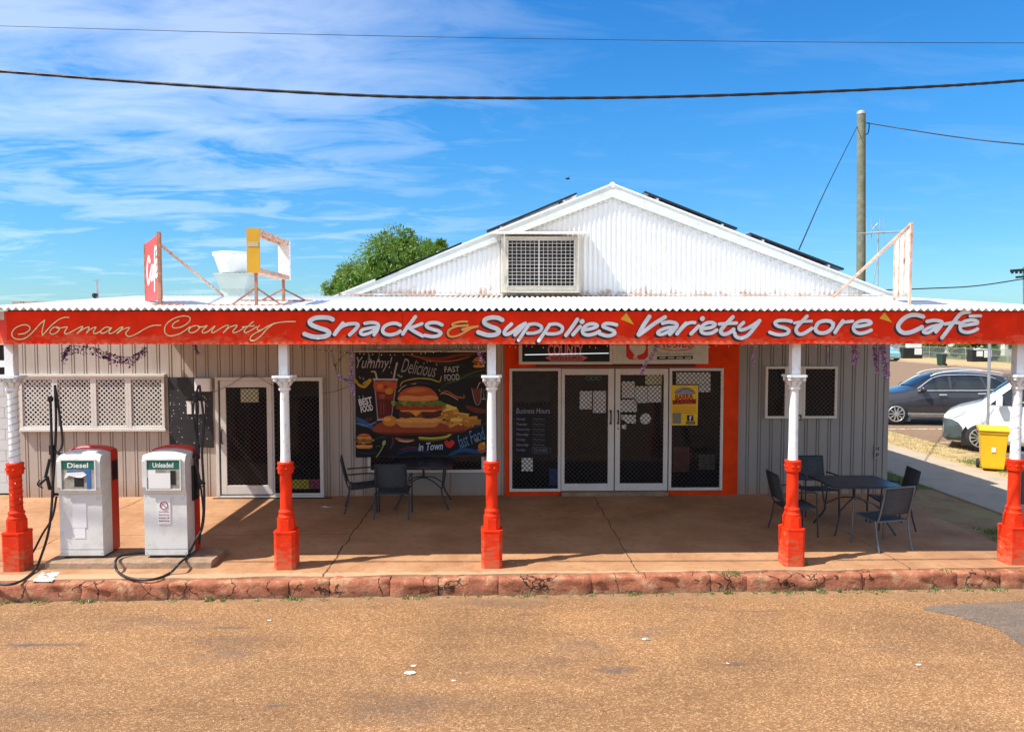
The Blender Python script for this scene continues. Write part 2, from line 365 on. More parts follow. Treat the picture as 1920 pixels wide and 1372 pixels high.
M['soil'] = dirt_mat('red_soil_dry_grass', (.28, .15, .075), (.40, .28, .14), (.36, .28, .12), .50)
M['verge'] = dirt_mat('dry_verge_grass', (.40, .27, .13), (.50, .38, .18), (.22, .22, .07), .58)
M['lawn'] = dirt_mat('green_patchy_lawn', (.10, .12, .035), (.16, .19, .05), (.20, .14, .07), .60)
M['path'] = mat('pale_path_concrete', (.40, .32, .23), .9, var=.15, vs=2, bump=.3, dirt=(.30, .20, .13), da=.5, ds=2)
M['linepaint'] = mat('worn_road_line', (.66, .62, .56), .8, var=.15, dirt=(.2, .15, .12), da=1, ds=7, dth=(.5, .56))
# ------------------------------------------------------------------ ground
def struct(o): o['kind'] = 'structure'; return o
g = MB()
xs = [-600, -200, -60, 60, 200, 600]
rows = [(-500, -.245), (9.27, -.245), (9.29, -.03), (600, -.03)]
for i in range(len(rows)-1):
    for j in range(len(xs)-1):
        (y0, z0), (y1, z1) = rows[i], rows[i+1]
        g.add([(xs[j], y0, z0), (xs[j+1], y0, z0), (xs[j+1], y1, z1), (xs[j], y1, z1)], [(0, 1, 2, 3)])
struct(g.build('ground', M['soil']))
def KY(x): return 8.93 + .018*x                          # kerb front line
g = MB()
N_ = 60
for i in range(N_):
    x0 = -60+i*2; x1 = x0+2
    g.add([(x0, -40, -.22), (x1, -40, -.22), (x1, KY(x1)+.06, -.22), (x0, KY(x0)+.06, -.22)], [(0, 1, 2, 3)])
struct(g.build('road', M['road']))
# dark asphalt patch of the side street mouth, low ragged overlay
g = MB(); pc = [AZ(1760, 1134, -.216), AZ(1800, 1156, -.216), AZ(1870, 1178, -.216), AZ(1960, 1225, -.216), AZ(2300, 1300, -.216), AZ(2300, 1125, -.216)]
g.poly([Vector((p.x, p.y, -.216)) for p in spl([tuple(p) for p in pc], 5, True)]); M['patch'] = road_mat('grey_patch_seal', (.26, .21, .17), (.17, .13, .10), (.09, .07, .055), (.25, .16, .095), (.5, .62)); struct(g.build('asphalt_patch', M['patch']))
# verandah slab with worn wavy front lip
g = MB(); n = 260; x0s, x1s = -14.0, 7.05
top = []
for i in range(n+1):
    x = x0s+(x1s-x0s)*i/n
    yf = KY(x)+.13+.05*noise.noise(Vector((x*1.3, 3, 0)))+.018*noise.noise(Vector((x*9, 7, 0)))
    top.append((x, yf))
for i in range(n):
    (xa, ya), (xb, yb) = top[i], top[i+1]
    g.add([(xa, ya, 0), (xb, yb, 0), (xb, 13.5, 0), (xa, 13.5, 0), (xa, ya, -.06), (xb, yb, -.06)], [(0, 1, 2, 3), (4, 5, 1, 0)])
g.add([(x1s, top[-1][1], 0), (x1s, 13.5, 0), (x1s, 13.5, -.06), (x1s, top[-1][1], -.06)], [(3, 2, 1, 0)])
struct(g.build('pavement', M['pave']))
# kerb: row of cracked blocks
g = MB(); x = -13.0; random.seed(3)
while x < 11.5:
    L = random.choice((random.uniform(.3, .8), random.uniform(.9, 1.7))); gap = random.choice((.002, .003, .008, .013)); nx = max(4, int(L/.06)); prof = []
    oy = random.uniform(-.012, .012); oz = random.uniform(-.018, .004)
    sec = [(.30, -.012), (.10, -.008), (.018, -.012), (.0, -.026), (-.004, -.06), (-.008, -.10), (-.006, -.16), (-.02, -.235)]
    vs = []
    for i in range(nx+1):
        xx = x+(L-gap)*i/nx; e = (1 if 0 < i < nx else .0)
        for (dy, z) in sec:
            q = noise.noise(Vector((xx*3, z*9, 1)))*.035+noise.noise(Vector((xx*11, z*25, 5)))*.022+abs(noise.noise(Vector((xx*6, z*14, 9))))*.018
            k = .02 if e == 0 else 0
            vs.append((xx, KY(xx)+dy+oy+q+k, z+oz+(noise.noise(Vector((xx*4, 9, dy*5)))*.014 if dy < .2 else -.02) - k*.6))
    ns = len(sec)
    g.add(vs, [(i*ns+k, i*ns+k+1, (i+1)*ns+k+1, (i+1)*ns+k) for i in range(nx) for k in range(ns-1)], sm=True)
    g.add(vs[:ns], [tuple(range(ns))]); g.add(vs[-ns:], [tuple(range(ns))[::-1]])
    x += L
struct(g.build('kerb', M['kerb']))
g = MB(); g.box(8.28, 10.35, 9.3, 70, -.05, .0); struct(g.build('footpath', M['path'], bevel=.01))
g = MB()
for (a, b, c_, d) in ((10.35, 11.7, 9.3, 70),): g.box(a, b, c_, d, -.05, -.012)
g.box(38.6, 60, 20, 160, -.05, .05); struct(g.build('verge', M['verge']))
g = MB(); g.box(7.05, 8.28, 13.9, 40, -.05, -.010); g.box(46, 70, 20, 160, .051, .056)
struct(g.build('lawn', M['lawn']))
g = MB(); g.add([(11.7, 9, -.02), (38.4, 9, -.02), (38.4, 200, -.02), (11.7, 200, -.02), (11.7, 4, -.213), (38.4, 4, -.213)], [(0, 1, 2, 3), (4, 5, 1, 0)])
struct(g.build('side_street', M['asphalt']))
g = MB(); g.box(38.4, 38.6, 9, 160, -.05, .09); g.box(11.6, 11.72, 9.3, 15.5, -.05, .03)
struct(g.build('street_kerb', M['path']))
g = MB()
for yy in (16.9, 19.6-.0, 22.3, 27.0, 29.7): g.box(11.9, 16.6, yy, yy+.1, -.019, -.014)
struct(g.build('parking_lines', M['linepaint']))
# grass tufts
def blades(g, cx, cy, z, rad, n, h, lean=.5):
    for _ in range(n):
        a = random.uniform(0, 6.28); r = rad*math.sqrt(random.random()); x = cx+r*math.cos(a); y = cy+r*math.sin(a)
        b = random.uniform(0, 6.28); w = random.uniform(.004, .009); hh = h*random.uniform(.4, 1)
        dx, dy = math.cos(b), math.sin(b); l = hh*lean*random.uniform(0, 1.3)
        g.add([(x-dy*w, y+dx*w, z), (x+dy*w, y-dx*w, z), (x+dx*l*.4+dy*w*.6, y+dy*l*.4-dx*w*.6, z+hh*.6), (x+dx*l, y+dy*l, z+hh)], [(0, 1, 2, 3)])
random.seed(11); g = MB()
for px in (90, 160, 175, 330, 390, 545, 605, 690, 1000, 1010, 990, 1115, 1190, 1190, 1205, 1320, 1345, 1370, 1380, 1490, 1500, 1510, 1548, 1552, 1556, 1600, 1610, 1655, 1770, 1780, 1850, 1905, 1915):
    x = (px-931)/1400*8.9+random.uniform(-.04, .04)
    blades(g, x, KY(x)-.05, -.22, random.uniform(.03, .12), random.randint(12, 40), random.uniform(.02, .05), 1.1)
for _ in range(90):
    x = random.uniform(-6.4, 6.9)
    if noise.noise(Vector((x*.9, 5, 2))) > -.12: blades(g, x, KY(x)-.045+random.uniform(-.03, .01), -.22, random.uniform(.02, .07), random.randint(6, 24), random.uniform(.015, .04), 1.1)
blades(g, (1515-931)/1400*9.5, 9.32, 0, .03, 12, .12); blades(g, (1805-931)/1400*9.0, 9.05, 0, .08, 20, .04)
blades(g, 2.9, 9.04, -.02, .12, 60, .05)
tag(g.build('kerb_weeds', M['grassblade']), kind='stuff', label='small green weeds growing along the foot of the red kerb', cat='weeds')
g = MB(); random.seed(12)
for _ in range(420):
    x = random.uniform(7.1, 8.25); y = random.uniform(14, 22); blades(g, x, y, -.01, .12, 16, .06, .6)
for _ in range(130):
    x = random.uniform(6.95, 8.0); y = random.uniform(9.95, 11.1)
    if x < 7.0+(y-9.9)*.2: continue
    blades(g, x, y, -.02, .09, 16, .05, .6)
for _ in range(90): blades(g, random.uniform(10.6, 11.5), random.uniform(14.6, 17.0), -.01, .15, 14, .08, .6)
tag(g.build('grass', M['grassblade']), kind='stuff', label='green grass strip beside the building and by the yellow bin', cat='grass')
g = MB()
for _ in range(800):
    x = random.uniform(10.4, 11.75); y = random.uniform(13.5, 30); blades(g, x, y, -.012, .15, 8, .05, .9)
tag(g.build('dry_grass', M['drygrass']), kind='stuff', label='dry straw coloured grass on the verge by the footpath', cat='grass')
# ------------------------------------------------------------------ building
YW = 13.43; EAVE_Y = 9.1; ZE = 3.25; ZB = 3.62
bld = thing('cafe_building', 'long low cafe with white corrugated gable, beige cladding and red sign-written verandah', 'building', (0, YW, 0))
def WX(px): return AY(px, 800, YW).x
def WZ(py, px=1000): return AY(px, py, YW).z
XL, XR = WX(30), WX(1662); XGL = WX(640); AP = AY(1147, 345, YW)
def cladding(x0, x1, z0, z1, y=YW, pitch=.2145):
    g = MB(); prof = []; x = x0
    while x < x1-.08:
        nx = min(x+pitch, x1)
        prof += [(x, 0), (nx-.066, 0), (nx-.062, .015), (nx-.051, .015), (nx-.047, -.003), (nx-.020, -.003), (nx-.016, .015), (nx-.005, .015)]
        x = nx
    prof.append((x1, 0))
    vs = []
    for (a, d) in prof: vs += [(a, y+d, z0), (a, y+d, z1)]
    g.add(vs, [(2*i, 2*i+2, 2*i+3, 2*i+1) for i in range(len(prof)-1)])
    return g
cladding(XL, WX(946), 0, 3.5).build('wall', M['clad'], bld)
cladding(WX(1383), XR, 0, 3.5).build('wall', M['clad2'], bld)
g = MB(); g.box(XL, XR, YW+.03, YW+.18, 0, 3.5); g.box(XR-.15, XR-.002, YW+.181, 30, 0, 3.5); g.box(XL+.002, XL+.15, YW+.181, 30, 0, 3.25); g.box(XL+.151, XR-.151, 29.8, 29.99, 0, 3.5)
g.build('wall', M['clad2'], bld)
g = MB(); g.box(XR, XR+.03, YW-.01, YW+.1, 0, 3.5); g.box(XR-.06, XR-.001, YW-.012, YW-.004, 0, 3.5); g.build('corner_trim', M['clad2'], bld)
# orange entry surround
g = MB(); xa, xb = WX(946), WX(1383); ya = YW-.035
g.box(xa, WX(955), ya, YW+.02, 0, 2.9); g.box(WX(1354), xb, ya, YW+.02, 0, 2.9); g.box(WX(955), WX(1354), ya, YW+.02, WZ(689), 2.9)
g.box(WX(955), WX(1051), ya, YW+.02, 0.0, WZ(920)); g.box(WX(1252), WX(1354), ya, YW+.02, 0.0, WZ(920))
g.build('entry_surround', M['orange_wall'], bld)
# frames and diamond security mesh
def frame(g, x0, x1, z0, z1, w, y0, y1):
    g.box(x0, x0+w, y0, y1, z0, z1); g.box(x1-w, x1, y0, y1, z0, z1)
    g.box(x0+w, x1-w, y0+.001, y1, z0, z0+w); g.box(x0+w, x1-w, y0+.001, y1, z1-w, z1)
def mesh_grid(x0, x1, z0, z1, y, pitch=.081, w=.011):
    g = MB(); H = z1-z0; W = x1-x0; k = 1.0
    for sgn in (1, -1):
        t = -H/k
        while t < W:
            if sgn > 0: a, b = (t, 0), (t+H/k, H)
            else: a, b = (t, H), (t+H/k, 0)
            (ax, az), (bx, bz) = a, b; sl = (bz-az)/(bx-ax)
            if ax < 0: az += sl*(0-ax); ax = 0
            if bx > W: bz -= sl*(bx-W); bx = W
            if bx-ax > .01:
                yy = y+(0.003 if sgn > 0 else 0)
                d = w*.7071
                g.add([(x0+ax-d/2, yy, z0+az+sgn*d/2), (x0+ax+d/2, yy, z0+az-sgn*d/2), (x0+bx+d/2, yy, z0+bz-sgn*d/2), (x0+bx-d/2, yy, z0+bz+sgn*d/2)], [(0, 1, 2, 3)])
            t += pitch*1.0
    return g
def opening(kind, px0, px1, py0, py1, fw, gm, scol, y=YW, depth=.06, mesh=True, pitch=.081, w=.011, label=None, handle=None):
    x0, x1, z0, z1 = WX(px0), WX(px1), WZ(py1), WZ(py0)
    g = MB(); frame(g, x0, x1, z0, z1, fw, y-depth, y-.004)
    fr = g.build(kind, M['white'], bld, bevel=.004)
    if label: fr['label'] = label
    g = MB(); g.box(x0+fw, x1-fw, y-.016, y-.006, z0+fw, z1-fw); g.build('pane', gm, fr)
    if mesh:
        mesh_grid(x0+fw, x1-fw, z0+fw, z1-fw, y-.045, pitch, w).build('security_mesh', scol, fr)
    return fr, (x0, x1, z0, z1)
# left window band
for (a, b) in ((42, 108), (108, 180), (180, 245), (245, 312)): opening('window', a, b, 704, 801, .05, M['glasswin'], M['white'], pitch=.085, w=.019)
g = MB(); g.box(WX(38), WX(314), YW-.09, YW-.003, WZ(704), WZ(700)); g.build('window_head', M['white'], bld)
g = MB(); g.box(WX(38), WX(314), YW-.09, YW-.003, WZ(805), WZ(801)); g.build('window_sill', M['white'], bld)
# sliding door unit
meshk = M['black']
g = MB(); frame(g, WX(408), WX(608), WZ(930), WZ(706), .055, YW-.10, YW-.003); fr = g.build('door_frame', M['white'], bld, bevel=.004)
g = MB(); g.box(WX(402), WX(626), YW-.20, YW-.101, 0, WZ(929)-.0); g.build('door_step', M['conc'], bld, bevel=.015)
g = MB(); x0, x1, z0, z1 = WX(417), WX(513), WZ(922), WZ(712)
g.box(x0, x0+.10, YW-.09, YW-.04, z0, z1); g.box(x1-.09, x1, YW-.09, YW-.04, z0, z1); g.box(x0+.1, x1-.09, YW-.089, YW-.04, z0, z0+.16); g.box(x0+.1, x1-.09, YW-.089, YW-.04, z1-.12, z1)
dr = g.build('door', M['white'], bld, bevel=.004)
g = MB(); g.box(x0+.1, x1-.09, YW-.05, YW-.045, z0+.16, z1-.12); g.build('pane', M['glass'], dr)
mesh_grid(x0+.1, x1-.09, z0+.16, z1-.12, YW-.075).build('security_mesh', meshk, dr)
g = MB(); g.tube(spl([(x0+.03, YW-.09, 1.22), (x0+.03, YW-.13, 1.19), (x0+.03, YW-.13, 1.0), (x0+.03, YW-.09, .97)]), .011); g.build('handle', M['black'], dr)
g = MB(); g.box(WX(411.5), WX(417), YW-.03, YW-.004, WZ(924), WZ(710)); g.box(WX(513), WX(606), YW-.02, YW-.005, WZ(924), WZ(710)); g.build('pane', M['glass'], bld)
g = MB(); frame(g, WX(513), WX(604), WZ(924), WZ(710), .03, YW-.075, YW-.03); sd = g.build('door', M['white'], bld)
mesh_grid(WX(516), WX(601), WZ(921), WZ(713), YW-.05).build('security_mesh', meshk, sd)
# shopfront window behind banner with lower grey panels
g = MB(); xa, xb = WX(690), WX(908)
g.box(xa, xb, YW-.02, YW-.004, WZ(880), WZ(700)); g.build('pane', M['glass'], bld)
g = MB(); frame(g, xa, xb, WZ(884), WZ(690), .05, YW-.06, YW-.021); sf = g.build('window', M['white'], bld)
mesh_grid(xa+.05, xb-.05, WZ(882), WZ(800), YW-.05).build('security_mesh', meshk, sf)
for (a, b) in ((691, 750), (754, 834), (845, 907)):
    g = MB(); g.box(WX(a), WX(b), YW-.03, YW-.004, .02, WZ(885)); g.build('lower_panel', M['clad2'], bld, bevel=.006)
# entry doors
opening('side_window', 955, 1051, 690, 920, .05, M['glass'], meshk)
opening('side_window', 1253, 1354, 690, 919, .05, M['glass'], meshk)
for i, (a, b) in enumerate(((1052, 1150.5), (1152.5, 1251))):
    x0, x1, z0, z1 = WX(a), WX(b), WZ(919), WZ(691); g = MB(); y0, y1 = YW-.055, YW-.012
    wl, wr = (.06, .11) if i == 0 else (.09, .08)
    g.box(x0, x0+wl, y0, y1, z0, z1); g.box(x1-wr, x1, y0, y1, z0, z1); g.box(x0+wl, x1-wr, y0+.001, y1, z0, z0+.13); g.box(x0+wl, x1-wr, y0+.001, y1, z1-.11, z1)
    dd = g.build('door', M['white'], bld, bevel=.004)
    g = MB(); g.box(x0+wl, x1-wr, YW-.02, YW-.013, z0+.13, z1-.11); g.build('pane', M['glass'], dd)
    mesh_grid(x0+wl, x1-wr, z0+.13, z1-.11, YW-.042).build('security_mesh', meshk, dd)
    xh = x1-.065 if i == 0 else x0+.05
    g = MB(); g.tube(spl([(xh, y0, WZ(770)), (xh, y0-.05, WZ(772)), (xh, y0-.05, WZ(791)), (xh, y0, WZ(793))]), .012)
    for zz in (770, 793): g.lathe([(.02, 0), (.02, -.012)], (xh, y0, WZ(zz)), 10, axis='y')
    g.build('handle', M['black'], dd)
    if i == 1:
        g = MB(); g.lathe([(.014, 0), (.012, -.02)], (xh+.0, y0, WZ(803)), 10, axis='y'); g.build('lock', M['black'], dd)
g = MB(); g.box(WX(1052), WX(1251), YW-.16, YW+.02, 0.001, WZ(920)); g.build('threshold', M['conc'], bld, bevel=.01)
g = MB(); g.box(WX(1003), WX(1300), YW-.10, YW-.036, WZ(687), WZ(682)); g.build('awning_rail', M['black'], bld)
# right window (two lights)
opening('window', 1432, 1473, 687, 785, .045, M['glass'], meshk, label='narrow left light of the two-part dark window')
opening('window', 1502, 1566, 687, 785, .045, M['glass'], meshk, label='wider right light of the two-part dark window')
g = MB(); g.box(WX(1473), WX(1502), YW-.055, YW-.005, WZ(785), WZ(687)); g.build('window_mullion', M['white'], bld)
# gable wall, corrugated
def corr_x(x, p=.09): return math.cos(2*math.pi*x/p)
g = MB(); x = XGL; st = .09/8; A = .013
SLL = (AP.z-ZB)/(AP.x-XGL); XGR = XR+.05; SLR = (AP.z-ZB)/(XGR-AP.x)
cols = []
while x < XGR:
    zt = AP.z-(AP.x-x)*SLL if x < AP.x else AP.z-(x-AP.x)*SLR
    cols.append((x, YW-.02+A*corr_x(x), max(zt, ZB-.12))); x += st
vs = []
for (x, y, zt) in cols: vs += [(x, y, ZB-.13), (x, y, zt)]
g.add(vs, [(2*i, 2*i+2, 2*i+3, 2*i+1) for i in range(len(cols)-1)], sm=True)
g.build('gable_wall', M['gable'], bld)
# barge boards
yb0, yb1 = YW-.085, YW-.05
pk = Vector((AP.x, 0, AP.z-.03)); lf = Vector((XGL-.12, 0, ZB-.06)); rt = Vector((XGR+.15, 0, ZB-.06))
for (a, b) in ((pk, lf), (pk, rt)):
    d = (b-a).normalized(); nrm = Vector((-d.z, 0, d.x)); nrm = nrm if nrm.z < 0 else -nrm
    v = Vector((0, 0, -.215)); g = MB()
    e = .0
    g.prism([Vector((q.x, yb0, q.z)) for q in (a, b, b+v*.6, a+v)], (0, .028, 0)); g.build('barge_board', M['barge'], bld)
    g = MB(); # capping lip on top
    g.prism([Vector((q.x, yb0-.015, q.z)) for q in (a+Vector((0, 0, .03)), b+Vector((0, 0, .03)), b, a)], (0, .05, 0)); g.build('barge_capping', M['gable'], bld)
# scalloped edge under the barge: small hanging tips
for (a, b) in ((pk, lf), (pk, rt)):
    g = MB(); L = (b-a).length; n = int(L/.19)
    for i in range(1, n):
        q = a.lerp(b, i/n); zz = q.z-.235+.09*(i/n)-.01
        g.tube(spl([(q.x-.09, YW-.065, zz+.0), (q.x-.04, YW-.065, zz-.03-.02*random.random()), (q.x+.02, YW-.065, zz-.005), (q.x+.09, YW-.065, zz+.0)], 3), .0035, 4)
    o = g.build('light_string', M['galv']); tag(o, 'thin light string draped under the ' + ('left' if b is lf else 'right') + ' barge board of the gable', 'light string')
# main roof
for (a, b) in ((pk, lf+Vector((-.1, 0, -.04))), (pk, rt+Vector((.1, 0, -.04)))):
    g = MB(); d = (b-a); n = 24
    prof = [(a+d*i/n) for i in range(n+1)]
    y0, y1 = yb0+.03, 30.2; up = Vector((0, 0, .0))
    L = int((y1-y0)/.3)
    vs = []
    for q in (a, b):
        y = y0
        for j in range(L*4+1):
            yy = y0+(y1-y0)*j/(L*4); vs.append((q.x, yy, q.z-.03+.012*math.cos(j*math.pi/2)))
    k = L*4+1
    g.add(vs, [(j, j+1, k+j+1, k+j) for j in range(k-1)]); g.build('roof', M['iron'], bld)
g = MB(); g.tube([(AP.x, yb0-.01, pk.z+.0), (AP.x, 30.2, pk.z+.0)], .05, 8); g.build('ridge_cap', M['iron'], bld)
g = MB()
g.add([(XGL+.3, YW-.02, ZB-.03), (-6.3, YW-.02, 3.53), (-6.3, 30, 3.60), (XGL+.3, 30, 3.62)], [(0, 1, 2, 3)]); g.add([(-6.3, YW-.05, 3.53), (XL-.2, YW-.05, 3.30), (XL-.2, 30, 3.30), (-6.3, 30, 3.6)], [(0, 1, 2, 3)])
g.add([(-6.3, YW-.05, 3.53), (XL-.2, YW-.05, 3.30), (XL-.2, YW-.05, 3.18), (-6.3, YW-.05, 3.18)], [(0, 1, 2, 3)])
g.add([(XGL+.2, YW-.051, ZB-.03), (-6.3, YW-.051, 3.53), (-6.3, YW-.051, 3.2), (XGL+.2, YW-.051, 3.2)], [(0, 1, 2, 3)])
g.build('roof', M['iron'], bld)
# gable louvre window box
def GXZ(px, py, y=YW-.33): p = AY(px, py, y); return p.x, p.z
(x0, z1), (x1, z0) = GXZ(938, 443), GXZ(1096, 551)
x0, z1 = GXZ(940, 443); x1, z0 = GXZ(1094, 549); yf = YW-.33
lx0, lz1 = GXZ(952, 450); lx1, lz0 = GXZ(1077, 536)
g = MB(); g.box(x0, lx0, yf, YW-.03, z0, z1); g.box(lx1, x1-.08, yf, YW-.03, z0, z1); g.box(lx0, lx1, yf+.001, YW-.03, lz1, z1); g.box(lx0, lx1, yf+.001, YW-.03, z0, lz0)
g.prism([(x1-.08, yf, z1), (x1, YW-.05, z1), (x1, YW-.05, z0), (x1-.08, yf, z0)], (-.02, .03, 0))
lb = g.build('louvre_window', M['fringe'], bld, bevel=.008)
g = MB(); g.box(lx0, lx1, YW-.12, YW-.10, lz0, lz1); g.build('dark_backing', M['black'], lb)
g = MB(); nl = 9
for i in range(nl):
    z = lz0+(lz1-lz0)*(i+.5)/nl; g.add([(lx0, yf+.15, z-.008), (lx1, yf+.15, z-.008), (lx1, yf+.12, z+.012), (lx0, yf+.12, z+.012)], [(0, 1, 2, 3)])
g.build('louvre_blades', mat('dirty_louvre', (.12, .09, .08), .7, var=.4, vs=8), lb)
g = MB(); n = 15
for i in range(n+1):
    x = lx0+(lx1-lx0)*i/n; w = .008 if i not in (0, 7, n) else .022; g.box(x-w/2, x+w/2, yf-.012, yf-.004, lz0, lz1)
n = 13
for i in range(n+1):
    z = lz0+(lz1-lz0)*i/n; g.box(lx0, lx1, yf-.02, yf-.013, z-.0035, z+.0035)
g.build('grille', M['white'], lb)
hx0, hz = GXZ(922, 441, yf-.1); hx1, _ = GXZ(1106, 441, yf-.1)
g = MB(); g.prism([(hx0, yf-.12, z1+.02), (hx1, yf-.12, z1+.02), (hx1, YW-.04, z1+.10), (hx0, YW-.04, z1+.10)], (0, 0, .025)); g.build('hood', M['fringe'], lb)
for xx in (lx0-.06, lx1+.06): g = MB(); g.bar((xx, yf-.11, z1+.02), (xx, yf-.005, z0+.2), .02, .02); g.build('stay', M['fringe'], lb)
# verandah roof
XVL, XVR = -6.33, 7.15
g = MB(); n = int((XVR-XVL)/(.09/8)); vs = []
for i in range(n+1):
    x = XVL+(XVR-XVL)*i/n; c = .018*corr_x(x); jit = .006*noise.noise(Vector((x*2, 0, 0)))+.004*noise.noise(Vector((x*9, 4, 0)))
    vs += [(x, EAVE_Y+.012*noise.noise(Vector((round(x/.76), 2.5, 0))), ZE+c+jit), (x, YW-.04, ZB+c-.03)]
g.add(vs, [(2*i, 2*i+2, 2*i+3, 2*i+1) for i in range(n)], sm=True); vr = g.build('verandah_roof', M['iron'], bld)
sm_ = vr.modifiers.new('solid', 'SOLIDIFY'); sm_.thickness = .0025; sm_.offset = -1
g = MB(); g.box(XGL, XVR-.2, YW-.10, YW-.04, ZB-.01, ZB+.018); g.build('flashing', M['gable'], bld)
g = MB(); x = XVL+.1
for k in range(11):
    xx = XVL+.3+k*(XVR-XVL-.6)/10
    g.prism([(xx-.025, EAVE_Y+.16, ZE-.03), (xx-.025, YW-.06, ZB-.07), (xx-.025, YW-.06, ZB-.17), (xx-.025, EAVE_Y+.16, ZE-.13)], (.05, 0, 0))
for yy in (10.3, 11.6, 12.9):
    zz = ZE+(yy-EAVE_Y)/(YW-EAVE_Y)*(ZB-ZE)-.045; g.box(XVL+.05, XVR-.05, yy, yy+.04, zz-.02, zz+.02)
g.build('rafters', M['white'], bld)
# fascia boards with sign writing
YF = 9.2; ZF1, ZF0 = ZE-.028, AY(960, 645, YF).z
fb = [XVL+.18, AY(755, 600, YF).x, AY(1330, 600, YF).x, XVR]
xc = AY(13, 600, YF).x; fb[0] = xc
g = MB()
for i in range(3):
    n = 30; a, b = fb[i], fb[i+1]-.004; vs = []
    for k in range(n+1):
        x = a+(b-a)*k/n; dz = .006*noise.noise(Vector((x*1.2, 8, 0)))+.003*noise.noise(Vector((x*7, 1, 0)))
        vs += [(x, YF, ZF0+dz), (x, YF, ZF1), (x, YF+.014, ZF1), (x, YF+.014, ZF0+dz)]
    g.add(vs, [(4*k+j, 4*k+4+j, 4*k+4+(j+1) % 4, 4*k+(j+1) % 4) for k in range(n) for j in range(4)])
    g.add(vs[:4], [(3, 2, 1, 0)]); g.add(vs[-4:], [(0, 1, 2, 3)])
g.prism([(xc-.006, YF+.003, ZF0), (xc-.006, YF+.003, ZF1), (xc-.30, YF+.26, ZF1), (xc-.30, YF+.26, ZF0)], (.02, .022, 0))
g.box(xc-.32, xc-.29, YF+.29, 13.2, ZF0+.02, ZF1+.0)
fas = g.build('fascia', M['fascia'], bld)
g = MB(); vs = []; n = int((XVR-xc)/(.09/8))
for i in range(n+1):
    x = xc+(XVR-xc)*i/n; zz = ZE+.018*corr_x(x)+.003; vs += [(x, YF+.016, ZF1-.001), (x, YF+.016, zz)]
g.add(vs, [(2*i, 2*i+2, 2*i+3, 2*i+1) for i in range(n)]); g.build('eave_gap_shade', M['black'], bld)  # black strip painting the dark shade in the gaps under the corrugations
g = MB(); g.box(xc, XVR, YF+.04, YF+.12, ZF0+.12, ZF1-.02); g.build('beam', M['red'], bld)
# stroke lettering -------------------------------------------------
def ribbon(g, pts2, w, toP, lift, mi=0, col=None, closed=False, taper=False):
    pts = spl([(p[0], p[1], 0) for p in pts2], 6, closed) if len(pts2) > 2 else [Vector((*p, 0)) for p in pts2]
    q = []
    for p in pts:
        if not q or (p-q[-1]).length > .35*w*.3: q.append(p)
    if len(q) < 2: q = pts
    N = len(q); vs = []
    for i, p in enumerate(q):
        a = q[i-1] if (i or closed) else p; b = q[(i+1) % N] if (i < N-1 or closed) else p
        d = (b-a).normalized(); nn = Vector((-d.y, d.x, 0)); ww = w/2
        if taper: ww *= .55+.45*math.sin(math.pi*min(1, max(0, (i+.5)/N)))
        vs += [(p+nn*ww, 0), (p, 1), (p-nn*ww, 0)]
    V = [toP(v.x, v.y, lift+.0006*k) for v, k in vs]
    fs = []
    for i in range(N if closed else N-1):
        j = (i+1) % N
        fs += [(3*i, 3*i+1, 3*j+1, 3*j), (3*i+1, 3*i+2, 3*j+2, 3*j+1)]
    g.add(V, fs, mi, col)
    if not closed:
        for (c, d) in ((q[0], q[0]-q[1]), (q[-1], q[-1]-q[-2])):
            d = d.normalized(); nn = Vector((-d.y, d.x, 0)); rim = [c+(nn*math.cos(t)+d*math.sin(t))*(w/2*(.6 if taper else 1)) for t in [math.pi*k/8 for k in range(9)]]
            g.add([toP(c.x, c.y, lift+.0006)]+[toP(r.x, r.y, lift) for r in rim], [(0, k+1, k+2) for k in range(8)], mi, col)
def Z_(ox, oy, s, Y):
    def f(x, y, l): p = AY(ox+x/s, oy+y/s, Y); return Vector((p.x, Y-l, p.z))
    return f
R1 = Z_(0, 575, 6.4, YF); R2 = Z_(280, 575, 6.4, YF); R3 = Z_(550, 575, 9.6, YF); R4 = Z_(730, 575, 9.6, YF)
R5 = Z_(880, 575, 6.4, YF); R6 = Z_(1150, 575, 6.62, YF); R7 = Z_(1430, 575, 7.68, YF); R8 = Z_(1640, 575, 6.857, YF)
